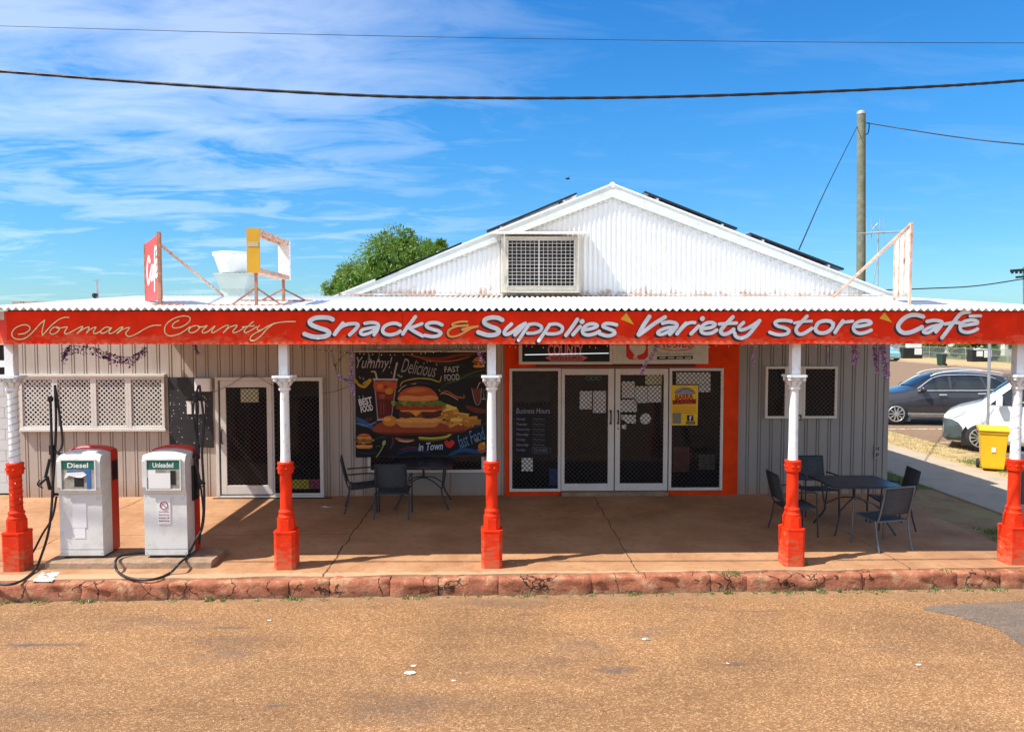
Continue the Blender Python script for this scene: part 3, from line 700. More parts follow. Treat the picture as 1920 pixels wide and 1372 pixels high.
norman = [(R1, [(225, 330), (300, 318), (355, 280), (360, 245), (320, 218), (250, 225), (180, 262), (145, 320), (165, 370), (230, 392), (310, 375), (400, 300), (480, 210), (540, 160)]),
 (R1, [(540, 160), (525, 220), (510, 290), (512, 345)]), (R1, [(512, 345), (560, 290), (620, 225), (700, 160), (770, 130), (830, 128)]),
 (R1, [(680, 243), (640, 252), (605, 295), (612, 325), (655, 325), (705, 290), (715, 255), (685, 241), (700, 262), (750, 250), (812, 245), (790, 280), (778, 315), (810, 325), (870, 295), (930, 262), (975, 240), (995, 247), (930, 320)]),
 (R1, [(930, 320), (1000, 270), (1060, 245), (1072, 256), (1040, 318)]), (R1, [(1040, 318), (1090, 270), (1155, 246), (1125, 300), (1145, 322), (1200, 300), (1235, 268)]),
 (R1, [(1335, 255), (1275, 245), (1215, 290), (1225, 320), (1280, 300), (1345, 250), (1312, 300), (1325, 322), (1380, 300), (1440, 255), (1478, 247), (1410, 320)]),
 (R1, [(1410, 320), (1480, 270), (1555, 248), (1545, 275), (1515, 310), (1525, 345), (1570, 355), (1650, 320), (1750, 260), (1840, 226), (1932, 221)]),
 (R2, [(355, 165), (300, 195), (278, 235), (310, 255), (390, 240), (465, 195), (492, 150), (470, 118), (400, 112), (300, 140), (215, 200), (185, 265), (200, 325), (260, 350), (350, 330), (430, 285), (490, 240)]),
 (R2, [(565, 225), (510, 240), (475, 285), (500, 312), (560, 295), (605, 250), (580, 225), (600, 243), (660, 238), (695, 228), (640, 285), (645, 312), (700, 300), (790, 230), (752, 290), (762, 312), (810, 290), (880, 245), (938, 222), (948, 240), (890, 312)]),
 (R2, [(890, 312), (960, 250), (1042, 222), (1050, 240), (1005, 290), (1020, 312), (1090, 285), (1150, 240)]),
 (R2, [(1250, 178), (1180, 240), (1140, 290), (1160, 310), (1220, 285), (1290, 240)]), (R2, [(1118, 242), (1190, 235), (1260, 228)]),
 (R2, [(1322, 226), (1297, 260), (1312, 285), (1370, 265), (1440, 225), (1505, 198)]),
 (R2, [(1505, 198), (1420, 260), (1340, 350), (1270, 400), (1222, 405), (1215, 370), (1260, 325), (1340, 285), (1430, 230), (1530, 195), (1640, 180), (1755, 178)])]
M['gold'] = mat('gold_leaf_paint', (.86, .66, .34), .5, var=.2, vs=16); M['golddark'] = mat('dark_gold_outline', (.30, .07, .01), .5)
for part in (norman[:8], norman[8:]):
    g = MB(); l = .0015
    for f, pts in part: ribbon(g, pts, 18, f, l, 0); l += .0003
    for f, pts in part: ribbon(g, pts, 12.5, f, l+.001, 1); l += .0003
    g.build('script_lettering', [M['golddark'], M['gold']], fas)
W_ = [
 (R3, 82, [(710, 228), (640, 200), (520, 192), (390, 205), (300, 262), (330, 325), (450, 375), (600, 425), (650, 475), (600, 522), (480, 545), (340, 535), (205, 490)]),
 (R3, 72, [(895, 300), (820, 395), (745, 495)]), (R3, 66, [(775, 440), (880, 352), (1000, 312), (1120, 305), (1165, 335), (1120, 405), (1015, 505)]),
 (R3, 62, [(1290, 300), (1400, 285), (1500, 298), (1535, 340), (1505, 430), (1455, 505)]), (R3, 58, [(1500, 368), (1380, 382), (1245, 418), (1212, 472), (1265, 502), (1380, 470), (1490, 405)]),
 (R3, 64, [(1925, 330), (1850, 300), (1750, 305), (1650, 350), (1610, 420), (1640, 480), (1740, 507), (1860, 480), (1925, 440)]),
 (R4, 66, [(470, 180), (380, 300), (300, 400), (245, 490)]), (R4, 60, [(590, 305), (480, 348), (360, 385)]), (R4, 64, [(370, 390), (470, 455), (600, 525)]),
 (R4, 64, [(950, 328), (860, 290), (750, 288), (672, 322), (690, 370), (790, 408), (880, 435), (930, 475), (880, 520), (780, 537), (640, 515)]),
 (R5, 54, [(395, 158), (340, 133), (260, 130), (190, 155), (185, 198), (250, 235), (330, 265), (355, 300), (310, 335), (220, 340), (108, 306)]),
 (R5, 44, [(505, 208), (440, 270), (420, 315), (450, 332), (520, 300), (600, 240), (672, 200)]), (R5, 44, [(672, 200), (600, 285), (548, 338)]),
 (R5, 42, [(718, 212), (650, 310), (592, 400)]), (R5, 40, [(718, 212), (800, 207), (865, 240), (850, 288), (780, 315), (700, 318)]),
 (R5, 42, [(965, 212), (900, 310), (832, 408)]), (R5, 40, [(965, 212), (1050, 208), (1115, 245), (1100, 300), (1030, 325), (935, 325)]),
 (R5, 46, [(1295, 152), (1220, 260), (1158, 342)]), (R5, 44, [(1328, 238), (1242, 335)]), (R5, 58, [(1350, 180), (1354, 176)]),
 (R5, 42, [(1385, 278), (1480, 258), (1535, 228), (1490, 205), (1420, 215), (1362, 265), (1365, 318), (1420, 340), (1500, 325), (1560, 295)]),
 (R5, 44, [(1765, 218), (1700, 203), (1630, 205), (1602, 235), (1660, 262), (1730, 290), (1738, 325), (1660, 350), (1565, 325)]),
 (R6, 54, [(445, 122), (370, 235), (312, 345)]), (R6, 50, [(315, 350), (400, 290), (500, 215), (640, 128)]),
 (R6, 46, [(610, 205), (690, 190), (770, 205), (785, 240), (740, 300), (698, 340)]), (R6, 42, [(760, 252), (660, 264), (570, 300), (550, 332), (600, 343), (690, 305), (760, 268)]),
 (R6, 48, [(900, 205), (850, 260), (788, 335)]), (R6, 42, [(835, 280), (900, 220), (960, 197), (1008, 197)]),
 (R6, 46, [(1058, 240), (962, 335)]), (R6, 60, [(1100, 150), (1104, 146)]),
 (R6, 44, [(1115, 272), (1210, 256), (1262, 222), (1220, 196), (1150, 205), (1095, 250), (1090, 308), (1140, 333), (1220, 325), (1280, 290)]),
 (R6, 48, [(1480, 127), (1400, 210), (1340, 280), (1335, 322), (1380, 342), (1440, 320), (1490, 282)]), (R6, 42, [(1312, 215), (1420, 208), (1525, 202)]),
 (R6, 44, [(1612, 197), (1560, 250), (1572, 288), (1640, 275), (1720, 235), (1812, 172)]), (R6, 46, [(1812, 172), (1740, 270), (1660, 358), (1580, 388), (1520, 368), (1500, 322)]),
 (R7, 50, [(410, 210), (320, 197), (220, 202), (175, 237), (220, 280), (320, 305), (375, 342), (350, 385), (270, 405), (180, 395), (100, 368)]),
 (R7, 52, [(635, 137), (560, 215), (490, 295), (480, 350), (520, 392), (580, 388), (650, 350), (708, 310)]), (R7, 42, [(455, 235), (560, 215), (700, 207)]),
 (R7, 54, [(975, 210), (900, 202), (810, 225), (762, 290), (770, 350), (840, 380), (930, 362), (1000, 300), (1012, 240)]), (R7, 52, [(1012, 245), (975, 212)]),
 (R7, 52, [(1150, 203), (1090, 290), (1038, 370)]), (R7, 46, [(1075, 315), (1150, 232), (1220, 218), (1292, 208)]),
 (R7, 50, [(1345, 287), (1470, 268), (1552, 238), (1530, 207), (1450, 200), (1360, 225), (1305, 290), (1320, 350), (1390, 383), (1480, 370), (1558, 337)]),
 (R8, 56, [(620, 128), (540, 106), (450, 112), (360, 160), (300, 240), (315, 300), (370, 335), (450, 330), (530, 300), (605, 262)]),
 (R8, 46, [(670, 190), (760, 176), (850, 190), (862, 222), (820, 280), (785, 322)]), (R8, 42, [(850, 232), (740, 252), (640, 300), (625, 325), (680, 335), (760, 290), (840, 248)]),
 (R8, 50, [(1212, 66), (1140, 75), (1080, 112), (1010, 200), (930, 310), (862, 398)]), (R8, 44, [(900, 222), (1000, 205), (1085, 205)]),
 (R8, 44, [(1120, 245), (1230, 228), (1315, 212), (1300, 180), (1220, 172), (1130, 200), (1095, 250), (1110, 308), (1180, 330), (1260, 315), (1318, 285)]),
 (R8, 40, [(1222, 121), (1358, 117)])]
def shifted(f, dx, dy):
    def h(x, y, l):
        p = f(x, y, l); return p+Vector((dx, 0, dy))
    return h
M['letters'] = mat('pale_silver_lettering', (.74, .78, .82), .5, var=.12, vs=7)
k0 = 0
for cnt in (10, 12, 13, 8, 7):
    word = W_[k0:k0+cnt]; k0 += cnt; g = MB(); l = .0012
    for f, w, pts in word: ribbon(g, pts, w*1.04, shifted(f, -.024, -.021), l); l += .00025
    for f, w, pts in word: ribbon(g, pts, w*1.14, f, l); l += .00025
    g.build('lettering_shadow', M['black'], fas); g = MB(); l += .0008
    for f, w, pts in word: ribbon(g, pts, w, f, l); l += .00025
    g.build('brush_lettering', M['letters'], fas)
g = MB(); amp = [(1400, 268), (1280, 270), (1160, 300), (1138, 335), (1230, 347), (1410, 335)], [(1230, 350), (1120, 390), (1055, 450), (1070, 520), (1140, 540), (1260, 510), (1400, 430), (1480, 385), (1590, 355)], [(1590, 353), (1450, 372), (1330, 400), (1318, 418), (1400, 405)]
for a in amp: ribbon(g, a, 46, shifted(R4, -.016, -.014), .002, 0)
for i, a in enumerate(amp): ribbon(g, a, 40, R4, .006+.0004*i, 1)
TRI = []
for f, tri in ((R6, [(90, 155), (160, 75), (255, 222)]), (R7, [(1680, 170), (1750, 80), (1862, 225)])):
    g2 = MB(); g2.poly([f(x, y, .004) for x, y in tri]); TRI.append(g2)
M['orangel'] = mat('orange_lettering', (.80, .32, .07), .5, var=.1); M['yellowl'] = mat('yellow_lettering', (.72, .42, .02), .5, var=.1)
g.build('ampersand', [M['black'], M['orangel']], fas)
for g2 in TRI: g2.build('tick_mark', M['yellowl'], fas)
# ------------------------------------------------------------------ posts (parts of the verandah)
def octa(s, z0, z1, ch=.3):
    a = s/2; c = s*ch/2; return [(a, a-c), (a-c, a), (-a+c, a), (-a, a-c), (-a, -a+c), (-a+c, -a), (a-c, -a), (a, -a+c)]
def mk_post():
    g = MB()
    pts = [(x, y) for x, y in octa(.265, 0, 0, .28)]
    g.prism([(x, y, .0) for x, y in pts], (0, 0, .46)); g.prism([(x*1.03, y*1.03, .46) for x, y in pts], (0, 0, .022))
    p2 = [(x, y) for x, y in octa(.205, 0, 0, .5)]
    g.prism([(x, y, .482) for x, y in p2], (0, 0, .15))
    g.lathe([(.098, .632), (.104, .65), (.098, .668), (.086, .67), (.09, .70), (.096, .712), (.09, .73), (.078, .735), (.074, .76), (.071, 1.20), (.072, 1.205)], n=20)
    g.lathe([(.092, 1.20), (.097, 1.215), (.097, 1.315), (.10, 1.32), (.10, 1.34), (.07, 1.345)], n=16)
    for k in range(8):
        t = k*math.pi/4+.39; g.lathe([(.024, 0), (.018, .012), (.006, .016)], (0, 0, 0), 8) if False else None
        cx, cy = .097*math.cos(t), .097*math.sin(t)
        g.add([(cx-math.sin(t)*.022, cy+math.cos(t)*.022, 1.265), (cx, cy, 1.287), (cx+math.sin(t)*.022, cy-math.cos(t)*.022, 1.265), (cx, cy, 1.243), (cx*1.16, cy*1.16, 1.265)], [(0, 1, 4), (1, 2, 4), (2, 3, 4), (3, 0, 4)])
    base = g.build('base', M['red'], None)
    g = MB()
    g.lathe([(.062, 1.34), (.058, 1.5), (.054, 2.22), (.056, 2.235), (.072, 2.245), (.076, 2.258), (.072, 2.272), (.058, 2.28), (.056, 2.3)], n=20)
    g.box(-.055, .055, -.055, .055, 2.43, 2.84)
    sh = g.build('shaft', M['postwhite'], None, bevel=.003)
    g = MB()
    g.lathe([(.06, 2.28), (.066, 2.31), (.078, 2.345), (.098, 2.375), (.088, 2.395), (.09, 2.405)], n=16)
    for k in range(8):                                    # curled acanthus leaves and volutes
        t = k*math.pi/4+(math.pi/8 if k % 2 == 0 else math.pi/8); c, s = math.cos(t), math.sin(t)
        P = lambda r, z, w: [(c*r-s*w, s*r+c*w, z), (c*r+s*w, s*r-c*w, z)]
        rows = [P(.064, 2.285, .02), P(.088, 2.325, .03), P(.108, 2.355, .026), P(.12, 2.352, .014), P(.118, 2.338, .006)]
        v = [q for r in rows for q in r]; g.add(v, [(2*i, 2*i+1, 2*i+3, 2*i+2) for i in range(4)], sm=True)
    for k in range(4):
        t = k*math.pi/2+math.pi/4; c, s = math.cos(t), math.sin(t); ctr = Vector((c*.125, s*.125, 2.375))
        g.lathe([(.0, -.022), (.024, -.016), (.026, 0), (.024, .016), (.0, .022)], ctr, 10, axis='x' if k % 2 else 'y')
    ab = octa(.255, 0, 0, .22); g.prism([(x, y, 2.402) for x, y in ab], (0, 0, .028))
    cp = g.build('capital', M['postwhite'], None)
    cp.parent = sh; return base, sh
pb, ps = mk_post()
YP = 9.25+.133
post_px = [29, 536, 922, 1486, 1902]; posts = []
for i, px in enumerate(post_px):
    x = AY(px, 900, YP).x; posts.append(x)
    po = bpy.data.objects.new('post', None)
    b2, s2 = (pb, ps) if i == 0 else (pb.copy(), ps.copy())
    if i:
        COL.objects.link(b2); COL.objects.link(s2); cpp = ps.children[0].copy(); COL.objects.link(cpp); cpp.parent = s2
    # post = plinth/base mesh with shaft as its child
    b2.name = 'post'; b2.parent = bld; b2.location = Vector((x, YP, 0))-wloc(bld)
    s2.parent = b2; s2.location = (0, 0, 0)
    bpy.data.objects.remove(po)
# ------------------------------------------------------------------ text helper
def text_faces(txt, shear=0, bold=0):
    cu = bpy.data.curves.new('t', 'FONT'); cu.body = txt; cu.shear = shear; cu.offset = bold; cu.resolution_u = 3; cu.size = 1
    o = bpy.data.objects.new('t', cu); COL.objects.link(o); dg = bpy.context.evaluated_depsgraph_get(); dg.update()
    me = bpy.data.meshes.new_from_object(o.evaluated_get(dg)); vs = [v.co.copy() for v in me.vertices]; fs = [tuple(p.vertices) for p in me.polygons]
    bpy.data.objects.remove(o); bpy.data.curves.remove(cu); bpy.data.meshes.remove(me); return vs, fs
def text_in(g, txt, P, x0, y0, x1, y1, lift, mi=0, col=None, shear=0, bold=0, rot=0):   # box in the plane's own units, y down
    vs, fs = text_faces(txt, shear, bold)
    if not vs: return
    a = min(v.x for v in vs); b = max(v.x for v in vs); c = min(v.y for v in vs); d = max(v.y for v in vs)
    cx, cy = (x0+x1)/2, (y0+y1)/2; out = []
    for v in vs:
        x = x0+(v.x-a)/(b-a)*(x1-x0); y = y1-(v.y-c)/(d-c)*(y1-y0)
        if rot:
            dx, dy = x-cx, y-cy; x = cx+dx*math.cos(rot)+dy*math.sin(rot); y = cy-dx*math.sin(rot)+dy*math.cos(rot)
        out.append(P(x, y, lift))
    g.add(out, fs, mi, col)
# ------------------------------------------------------------------ food banner
YBN = YW-.115
Q = Z_(640, 640, 4.572, YBN)
class Art:
    def __init__(s, P): s.g = MB(); s.l = .001; s.P = P
    def nx(s): s.l += .00025; return s.l
    def poly(s, pts, col, smooth=False, closed=True):
        if smooth: pts = [(p.x, p.y) for p in spl([(a, b, 0) for a, b in pts], 5, True)]
        l = s.nx(); s.g.poly([s.P(x, y, l) for x, y in pts], col=col)
    def ell(s, cx, cy, rx, ry, col, rot=0, n=24):
        s.poly([(cx+rx*math.cos(t)*math.cos(rot)-ry*math.sin(t)*math.sin(rot), cy+rx*math.cos(t)*math.sin(rot)+ry*math.sin(t)*math.cos(rot)) for t in [2*math.pi*k/n for k in range(n)]], col)
    def line(s, pts, w, col, taper=False): ribbon(s.g, pts, w, s.P, s.nx(), 0, col, taper=taper)
    def text(s, t, x0, y0, x1, y1, col, **k): text_in(s.g, t, s.P, x0, y0, x1, y1, s.nx(), 0, col, **k)
A_ = Art(Q); random.seed(5)
W = S(225, 225, 230)
bx0, bx1, by0, by1 = 122, 1243, 92, 985
A_.poly([(bx0, by0), (bx1, 80), (bx1, by1-20), (bx0, by1+5)], (.006, .006, .008))
def sm(cols): return cols
for (pts, w, c) in ([[(560, 110), (700, 140), (850, 150), (1000, 120), (1140, 105)], 26, S(120, 45, 20)], [[(620, 125), (800, 170), (960, 165), (1100, 130)], 14, S(170, 75, 30)],
   [[(860, 395), (960, 320), (1060, 300), (1180, 290), (1240, 280)], 40, S(22, 48, 30)], [[(900, 360), (1000, 330), (1120, 270), (1240, 240)], 16, S(60, 80, 55)],
   [[(1080, 560), (1160, 590), (1240, 600)], 44, S(110, 40, 25)], [[(480, 960), (600, 930), (760, 950)], 26, S(28, 45, 90)], [[(930, 970), (1040, 930), (1170, 945), (1240, 930)], 36, S(30, 75, 125)],
   [[(130, 660), (200, 700), (270, 740)], 46, S(45, 85, 135)], [[(130, 700), (220, 720), (300, 690)], 18, S(90, 120, 160)], [[(470, 830), (540, 850), (620, 845)], 26, S(185, 95, 45)], [[(490, 850), (560, 858), (610, 850)], 8, S(230, 215, 190)],
   [[(440, 820), (445, 860), (420, 920)], 14, S(110, 40, 60)], [[(500, 930), (600, 905), (700, 930)], 18, S(100, 35, 30)], [[(150, 990-40), (230, 960), (300, 950)], 12, S(45, 55, 70)], [[(820, 190), (880, 200), (960, 190), (1060, 210)], 10, S(30, 70, 60)],
   [[(320, 830), (400, 800), (520, 790)], 18, S(40, 30, 60)], [[(860, 640), (930, 700), (1100, 740), (1240, 700)], 14, S(35, 60, 110)]): A_.line(pts, w, c, True)
A_.line([(120, 325), (150, 370), (200, 385), (250, 330), (225, 340), (190, 360)], 26, S(190, 150, 35), True)
A_.line([(505, 385), (530, 345), (640, 318), (760, 322), (840, 345), (858, 300)], 13, S(165, 150, 50), True)
A_.line([(485, 285), (505, 300), (520, 300)], 14, S(130, 140, 60)); A_.line([(670, 825), (780, 830), (900, 815), (940, 790)], 18, S(200, 180, 50)); A_.line([(670, 840), (780, 850), (900, 830)], 6, S(120, 130, 40))
A_.line([(850, 455), (900, 425), (980, 470), (1050, 480), (1050, 460)], 16, S(150, 85, 45), True); A_.line([(860, 440), (920, 455), (1000, 500)], 6, S(220, 180, 140))
A_.line([(490, 430), (520, 395), (570, 370), (640, 360)], 6, S(190, 190, 190)); A_.line([(560, 372), (660, 350), (760, 365)], 14, S(50, 40, 90), True)
# drink
A_.poly([(275, 318), (482, 322), (432, 668), (310, 680)], S(150, 135, 130)); A_.poly([(288, 335), (470, 337), (422, 650), (318, 662)], S(120, 40, 25)); A_.poly([(290, 350), (465, 350), (452, 420), (300, 425)], S(190, 85, 40), True)
A_.poly([(305, 500), (448, 500), (425, 640), (320, 652)], S(92, 18, 18)); A_.ell(335, 385, 28, 22, S(215, 120, 50)); A_.ell(410, 425, 36, 28, S(205, 130, 45)); A_.ell(350, 470, 26, 20, S(170, 70, 30)); A_.ell(380, 390, 20, 14, S(150, 60, 25))
for xx, a in ((340, 0), (365, 0), (440, -1)): A_.line([(xx, 520), (xx+a*8, 625)], 6, S(160, 70, 70))
A_.line([(262, 258), (290, 262), (305, 315)], 15, S(170, 165, 165)); A_.line([(478, 185), (462, 250), (450, 318)], 15, S(175, 172, 172)); A_.line([(275, 322), (482, 325)], 10, S(200, 190, 190)); A_.line([(312, 672), (432, 662)], 12, S(180, 170, 170))
# board, buns, fillings, chips
A_.poly([(272, 745), (360, 690), (700, 700), (1110, 715), (1080, 755), (950, 790), (420, 800), (290, 775)], S(150, 62, 28), True); A_.poly([(300, 775), (420, 782), (950, 772), (1060, 750), (950, 792), (420, 803)], S(95, 32, 14), True)
A_.ell(415, 680, 62, 45, S(205, 130, 45)); A_.ell(395, 665, 35, 18, S(230, 165, 70))
for _ in range(46):
    t = random.random(); cx = 850+300*t+random.uniform(-20, 20); cy = 715-(1-t)*170*random.random()-random.random()*40; a = random.uniform(-.9, .6)
    c = random.choice([S(225, 175, 70), S(205, 145, 50), S(180, 115, 38), S(235, 195, 95)])
    dx, dy = math.cos(a)*48, math.sin(a)*30; nx_, ny_ = -math.sin(a)*14, math.cos(a)*14
    A_.poly([(cx-dx-nx_, cy-dy-ny_), (cx+dx-nx_, cy+dy-ny_), (cx+dx+nx_, cy+dy+ny_), (cx-dx+nx_, cy-dy+ny_)], c)
def burger(cx, cy, s, A_=A_):
    def T(pts): return [(cx+(x-660)*s, cy+(y-560)*s) for x, y in pts]
    A_.poly(T([(490, 668), (830, 668), (822, 720), (760, 735), (560, 735), (500, 722)]), S(200, 130, 70), True); A_.poly(T([(495, 660), (830, 660), (815, 690), (520, 690)]), S(225, 160, 85), True)
    A_.poly(T([(500, 650), (820, 650), (780, 672), (700, 675), (680, 700), (650, 676), (540, 672)]), S(225, 160, 60))
    for q in ((555, 622, 66, 36), (750, 618, 105, 42)): p = T([(q[0], q[1])])[0]; A_.ell(p[0], p[1], q[2]*s, q[3]*s, S(85, 32, 30))
    for k in range(int(26*min(1, s*1.5))):
        q = T([(random.uniform(510, 840), random.uniform(600, 645))])[0]; A_.ell(q[0], q[1], 11*s, 8*s, random.choice([S(120, 55, 50), S(60, 20, 22), S(140, 75, 68)]), n=8)
    A_.poly(T([(500, 588), (840, 585), (800, 600), (690, 600), (640, 640), (590, 600), (520, 600)]), S(225, 150, 50)); A_.poly(T([(510, 548), (820, 545), (835, 580), (500, 582)]), S(165, 45, 28), True)
    for k in range(14):
        q = T([(455+k*32, 528+12*math.sin(k*2.1))])[0]; A_.ell(q[0], q[1], 30*s, 20*s, random.choice([S(95, 120, 40), S(60, 90, 28), S(130, 150, 60)]), rot=random.uniform(-.6, .6), n=10)
    A_.poly(T([(488, 500), (505, 440), (560, 400), (655, 382), (750, 395), (810, 440), (832, 495), (740, 512), (600, 512)]), S(178, 82, 30), True); A_.poly(T([(495, 498), (530, 462), (660, 470), (790, 460), (828, 495), (660, 510)]), S(215, 140, 75), True); A_.poly(T([(560, 425), (640, 398), (730, 410), (690, 430), (610, 440)]), S(205, 110, 48), True)
burger(660, 560, 1.0); burger(200, 850, .37); burger(1180, 178, .26)
# small drink, fork, spoon, heart
A_.poly([(1120, 400), (1200, 400), (1188, 520), (1150, 530)], S(110, 50, 45)); A_.line([(1165, 400), (1185, 355), (1195, 350)], 6, S(190, 180, 180)); A_.line([(1118, 400), (1150, 528), (1190, 520), (1202, 398)], 5, S(165, 150, 150)); A_.line([(1220, 400), (1222, 490)], 4, S(170, 170, 160)); A_.ell(1220, 490, 18, 6, S(150, 160, 150)); A_.ell(1220, 420, 16, 24, S(40, 60, 55))
A_.line([(375, 860), (360, 900), (330, 950), (305, 985)], 9, S(150, 150, 100)); A_.ell(370, 865, 14, 24, S(165, 160, 90), rot=.4); A_.line([(300, 900), (320, 890), (345, 900)], 7, S(70, 95, 60)); A_.line([(300, 830), (340, 815), (380, 820)], 5, S(60, 90, 70))
A_.poly([(885, 855), (905, 842), (928, 855), (948, 840), (972, 856), (962, 885), (930, 908), (898, 890)], S(205, 45, 40), True)
A_.ell(1205, 895, 32, 34, S(205, 125, 45)); A_.ell(1165, 840, 20, 18, S(150, 120, 40)); A_.line([(1170, 920), (1200, 945), (1240, 930)], 10, S(190, 100, 50)); A_.ell(1220, 870, 14, 12, S(230, 180, 70))
for (x, y) in ((160, 300), (190, 310), (735, 165), (760, 160), (430, 260), (155, 465), (190, 462), (815, 190), (840, 410)): A_.line([(x, y), (x+8, y+14)], 7, S(150, 160, 140))
A_.text('Yummy!', 135, 130, 440, 258, S(165, 165, 170), shear=.35); A_.text('Delicious', 520, 165, 820, 285, S(150, 148, 150), shear=.3, rot=-.16)
A_.text('FAST', 885, 212, 1015, 262, S(170, 170, 172), bold=.02, rot=.03); A_.text('FOOD', 885, 278, 1015, 332, S(170, 170, 172), bold=.02, rot=.06)
A_.text('BEST', 155, 480, 268, 540, W, bold=.03, rot=.2); A_.text('FOOD', 170, 542, 275, 598, W, bold=.03, rot=.2); A_.text('YUM', 205, 650, 270, 678, S(120, 50, 45), bold=.03, rot=.1)
A_.text('in Town', 662, 862, 872, 928, S(195, 205, 225), shear=.25, bold=.01, rot=.06); A_.text('fast Food', 995, 760, 1236, 875, S(85, 135, 175), shear=.3, rot=.36)
bn = thing('food_banner', 'black chalkboard-style banner printed with a burger, iced drink and fries', 'banner', AY(790, 930, YBN))
g = MB(); c0, c1 = AY(666, 700, YBN), AY(912, 700, YBN); za, zb = AY(790, 660, YBN).z, AY(790, 857, YBN).z
n = 12
for i in range(n):
    x0 = c0.x+(c1.x-c0.x)*i/n; x1 = c0.x+(c1.x-c0.x)*(i+1)/n; g.box(x0, x1, YBN, YBN+.012, zb+.006*math.sin(i*1.3), za)
g.build('banner_sheet', M['black'], bn); A_.g.build('banner_print', M['vcol'], bn)
g = MB(); g.box(c0.x-.02, c1.x, YBN-.01, YBN+.03, za, za+.025); g.build('banner_batten', M['fringe'], bn)
# ------------------------------------------------------------------ entry signs
YS = YW-.20
def plate(name, label, cat, px0, px1, py0, py1, Y, th, mt, col=None, group=None, bevel=.004, frame_m=None):
    p0, p1 = AY(px0, py0, Y), AY(px1, py1, Y)
    t = thing(name, label, cat, ((p0.x+p1.x)/2, Y, p1.z), group=group)
    g = MB(); g.box(p0.x, p1.x, Y, Y+th, p1.z, p0.z); g.build('board', mt, t, bevel=bevel); return t
def P1(Y): return Z_(0, 0, 1, Y)
t = plate('entry_sign', 'black entry sign with pink COUNTY lettering and a glowing white tube', 'sign', 973, 1149, 622, 683, YS, .12, M['white'])
A = Art(P1(YS)); A.poly([(979, 626), (1143, 626), (1143, 678), (979, 678)], (.008, .012, .016)); g = A.g
text_in(g, 'NORMAN', P1(YS), 1030, 628, 1092, 642, .004, col=S(215, 130, 140), bold=.02); text_in(g, 'COUNTY', P1(YS), 1027, 645, 1094, 667, .004, col=S(215, 130, 140), bold=.03)
A.l = .004; A.poly([(1022, 670), (1032, 666), (1092, 666), (1102, 670), (1092, 677), (1032, 677)], S(190, 110, 115)); text_in(g, 'SNACKS & SUPPLIES', P1(YS), 1033, 668, 1091, 675, .006, col=S(80, 35, 40), bold=.02)
g.build('sign_face', M['vcol'], t)
g = MB(); a, b = AY(984, 665, YS), AY(1141, 662, YS); g.tube([(a.x, YS-.012, a.z), (b.x, YS-.012, b.z)], .007, 8); g.build('light_tube', M['tube'], t)
t = plate('chicken_shop_sign', 'cream entry sign with red square bird emblem and red script', 'sign', 1150, 1328, 622, 682, YS, .12, M['white'])
A = Art(P1(YS)); A.poly([(1154, 626), (1324, 626), (1324, 677), (1154, 677)], S(200, 205, 195))
A.poly([(1174, 634), (1180, 628), (1208, 628), (1215, 634), (1215, 668), (1209, 674), (1180, 674), (1174, 668)], S(205, 45, 45)); A.poly([(1180, 652), (1184, 640), (1196, 644), (1207, 642), (1211, 652), (1206, 662), (1196, 666), (1192, 671), (1188, 663)], S(215, 215, 205), True)
A.line([(1192, 664), (1188, 671), (1196, 672)], 1.6, S(215, 215, 205)); A.text('Rosies', 1234, 632, 1300, 652, S(195, 50, 60), shear=.4, bold=.01); A.line([(1240, 653), (1262, 657), (1290, 655), (1300, 650), (1298, 645)], 1.6, S(195, 50, 60))
A.text("Australia's tastiest chicken", 1232, 660.5, 1299, 665, S(110, 125, 130)); A.poly([(1232, 668), (1299, 667), (1299, 673), (1232, 674)], (.01, .01, .012))
for k in range(4): A.poly([(1236+k*16, 669.5), (1248+k*16, 669.3), (1248+k*16, 671.8), (1236+k*16, 672)], S(190, 190, 185))
A.g.build('sign_face', M['vcol'], t)
# posters and notices
def notice(px0, px1, py0, py1, Y, mt, label, name='paper_notice', lines=True, group=None, thk=.002, txt=None):
    p0, p1 = AY(px0, py0, Y), AY(px1, py1, Y); g = MB(); g.box(p0.x, p1.x, Y, Y+thk, p1.z, p0.z)
    o = g.build(name, mt); tag(o, label, 'notice', group); return o
YN = YW-.026
grp = 'notices taped inside the shop glass'
notice(1087, 1110, 733, 767, YN, M['paper'], 'left white notice of the pair in the left entry door glass', group=grp)
notice(1112, 1136, 733, 774, YN, M['paper'], 'right, longer white notice of the pair in the left entry door glass', group=grp)
notice(1166, 1190, 715, 746, YN, M['paper'], 'white notice highest at left in the right entry door glass', group=grp)
notice(1191, 1214, 724, 755, YN, M['paper'], 'white notice in the middle of the right entry door glass', group=grp)
notice(1215, 1240, 723, 754, YN, M['paper'], 'white notice at the right side of the right entry door glass, below the cream one', group=grp)
notice(1163, 1194, 749, 772, YN, M['paper'], 'wide white notice directly below the highest left one in the right door', group=grp)
notice(1210, 1241, 702, 721, YN, M['paper2'], 'cream notice in the top right corner of the right entry door', group=grp)
notice(451, 485, 729, 754, YW-.06, M['paper2'], 'cream notice near the top of the sliding door', group=grp)
notice(1268, 1332, 698, 720, YN, M['paper'], 'pale sheet at the top of the right side window', group=grp)
notice(1310, 1332, 720.5, 735, YN, M['paper'], 'small pale sheet right of the yellow poster', group=grp)
notice(978, 999, 858, 883, YN, M['paper'], 'white sheet below the business hours in the left side window', group=grp)
g = MB(); P = P1(YN)
def disc(cx, cy, r): return [P(cx+r*math.cos(k*.5236), cy+r*math.sin(k*.5236), .004) for k in range(12)]
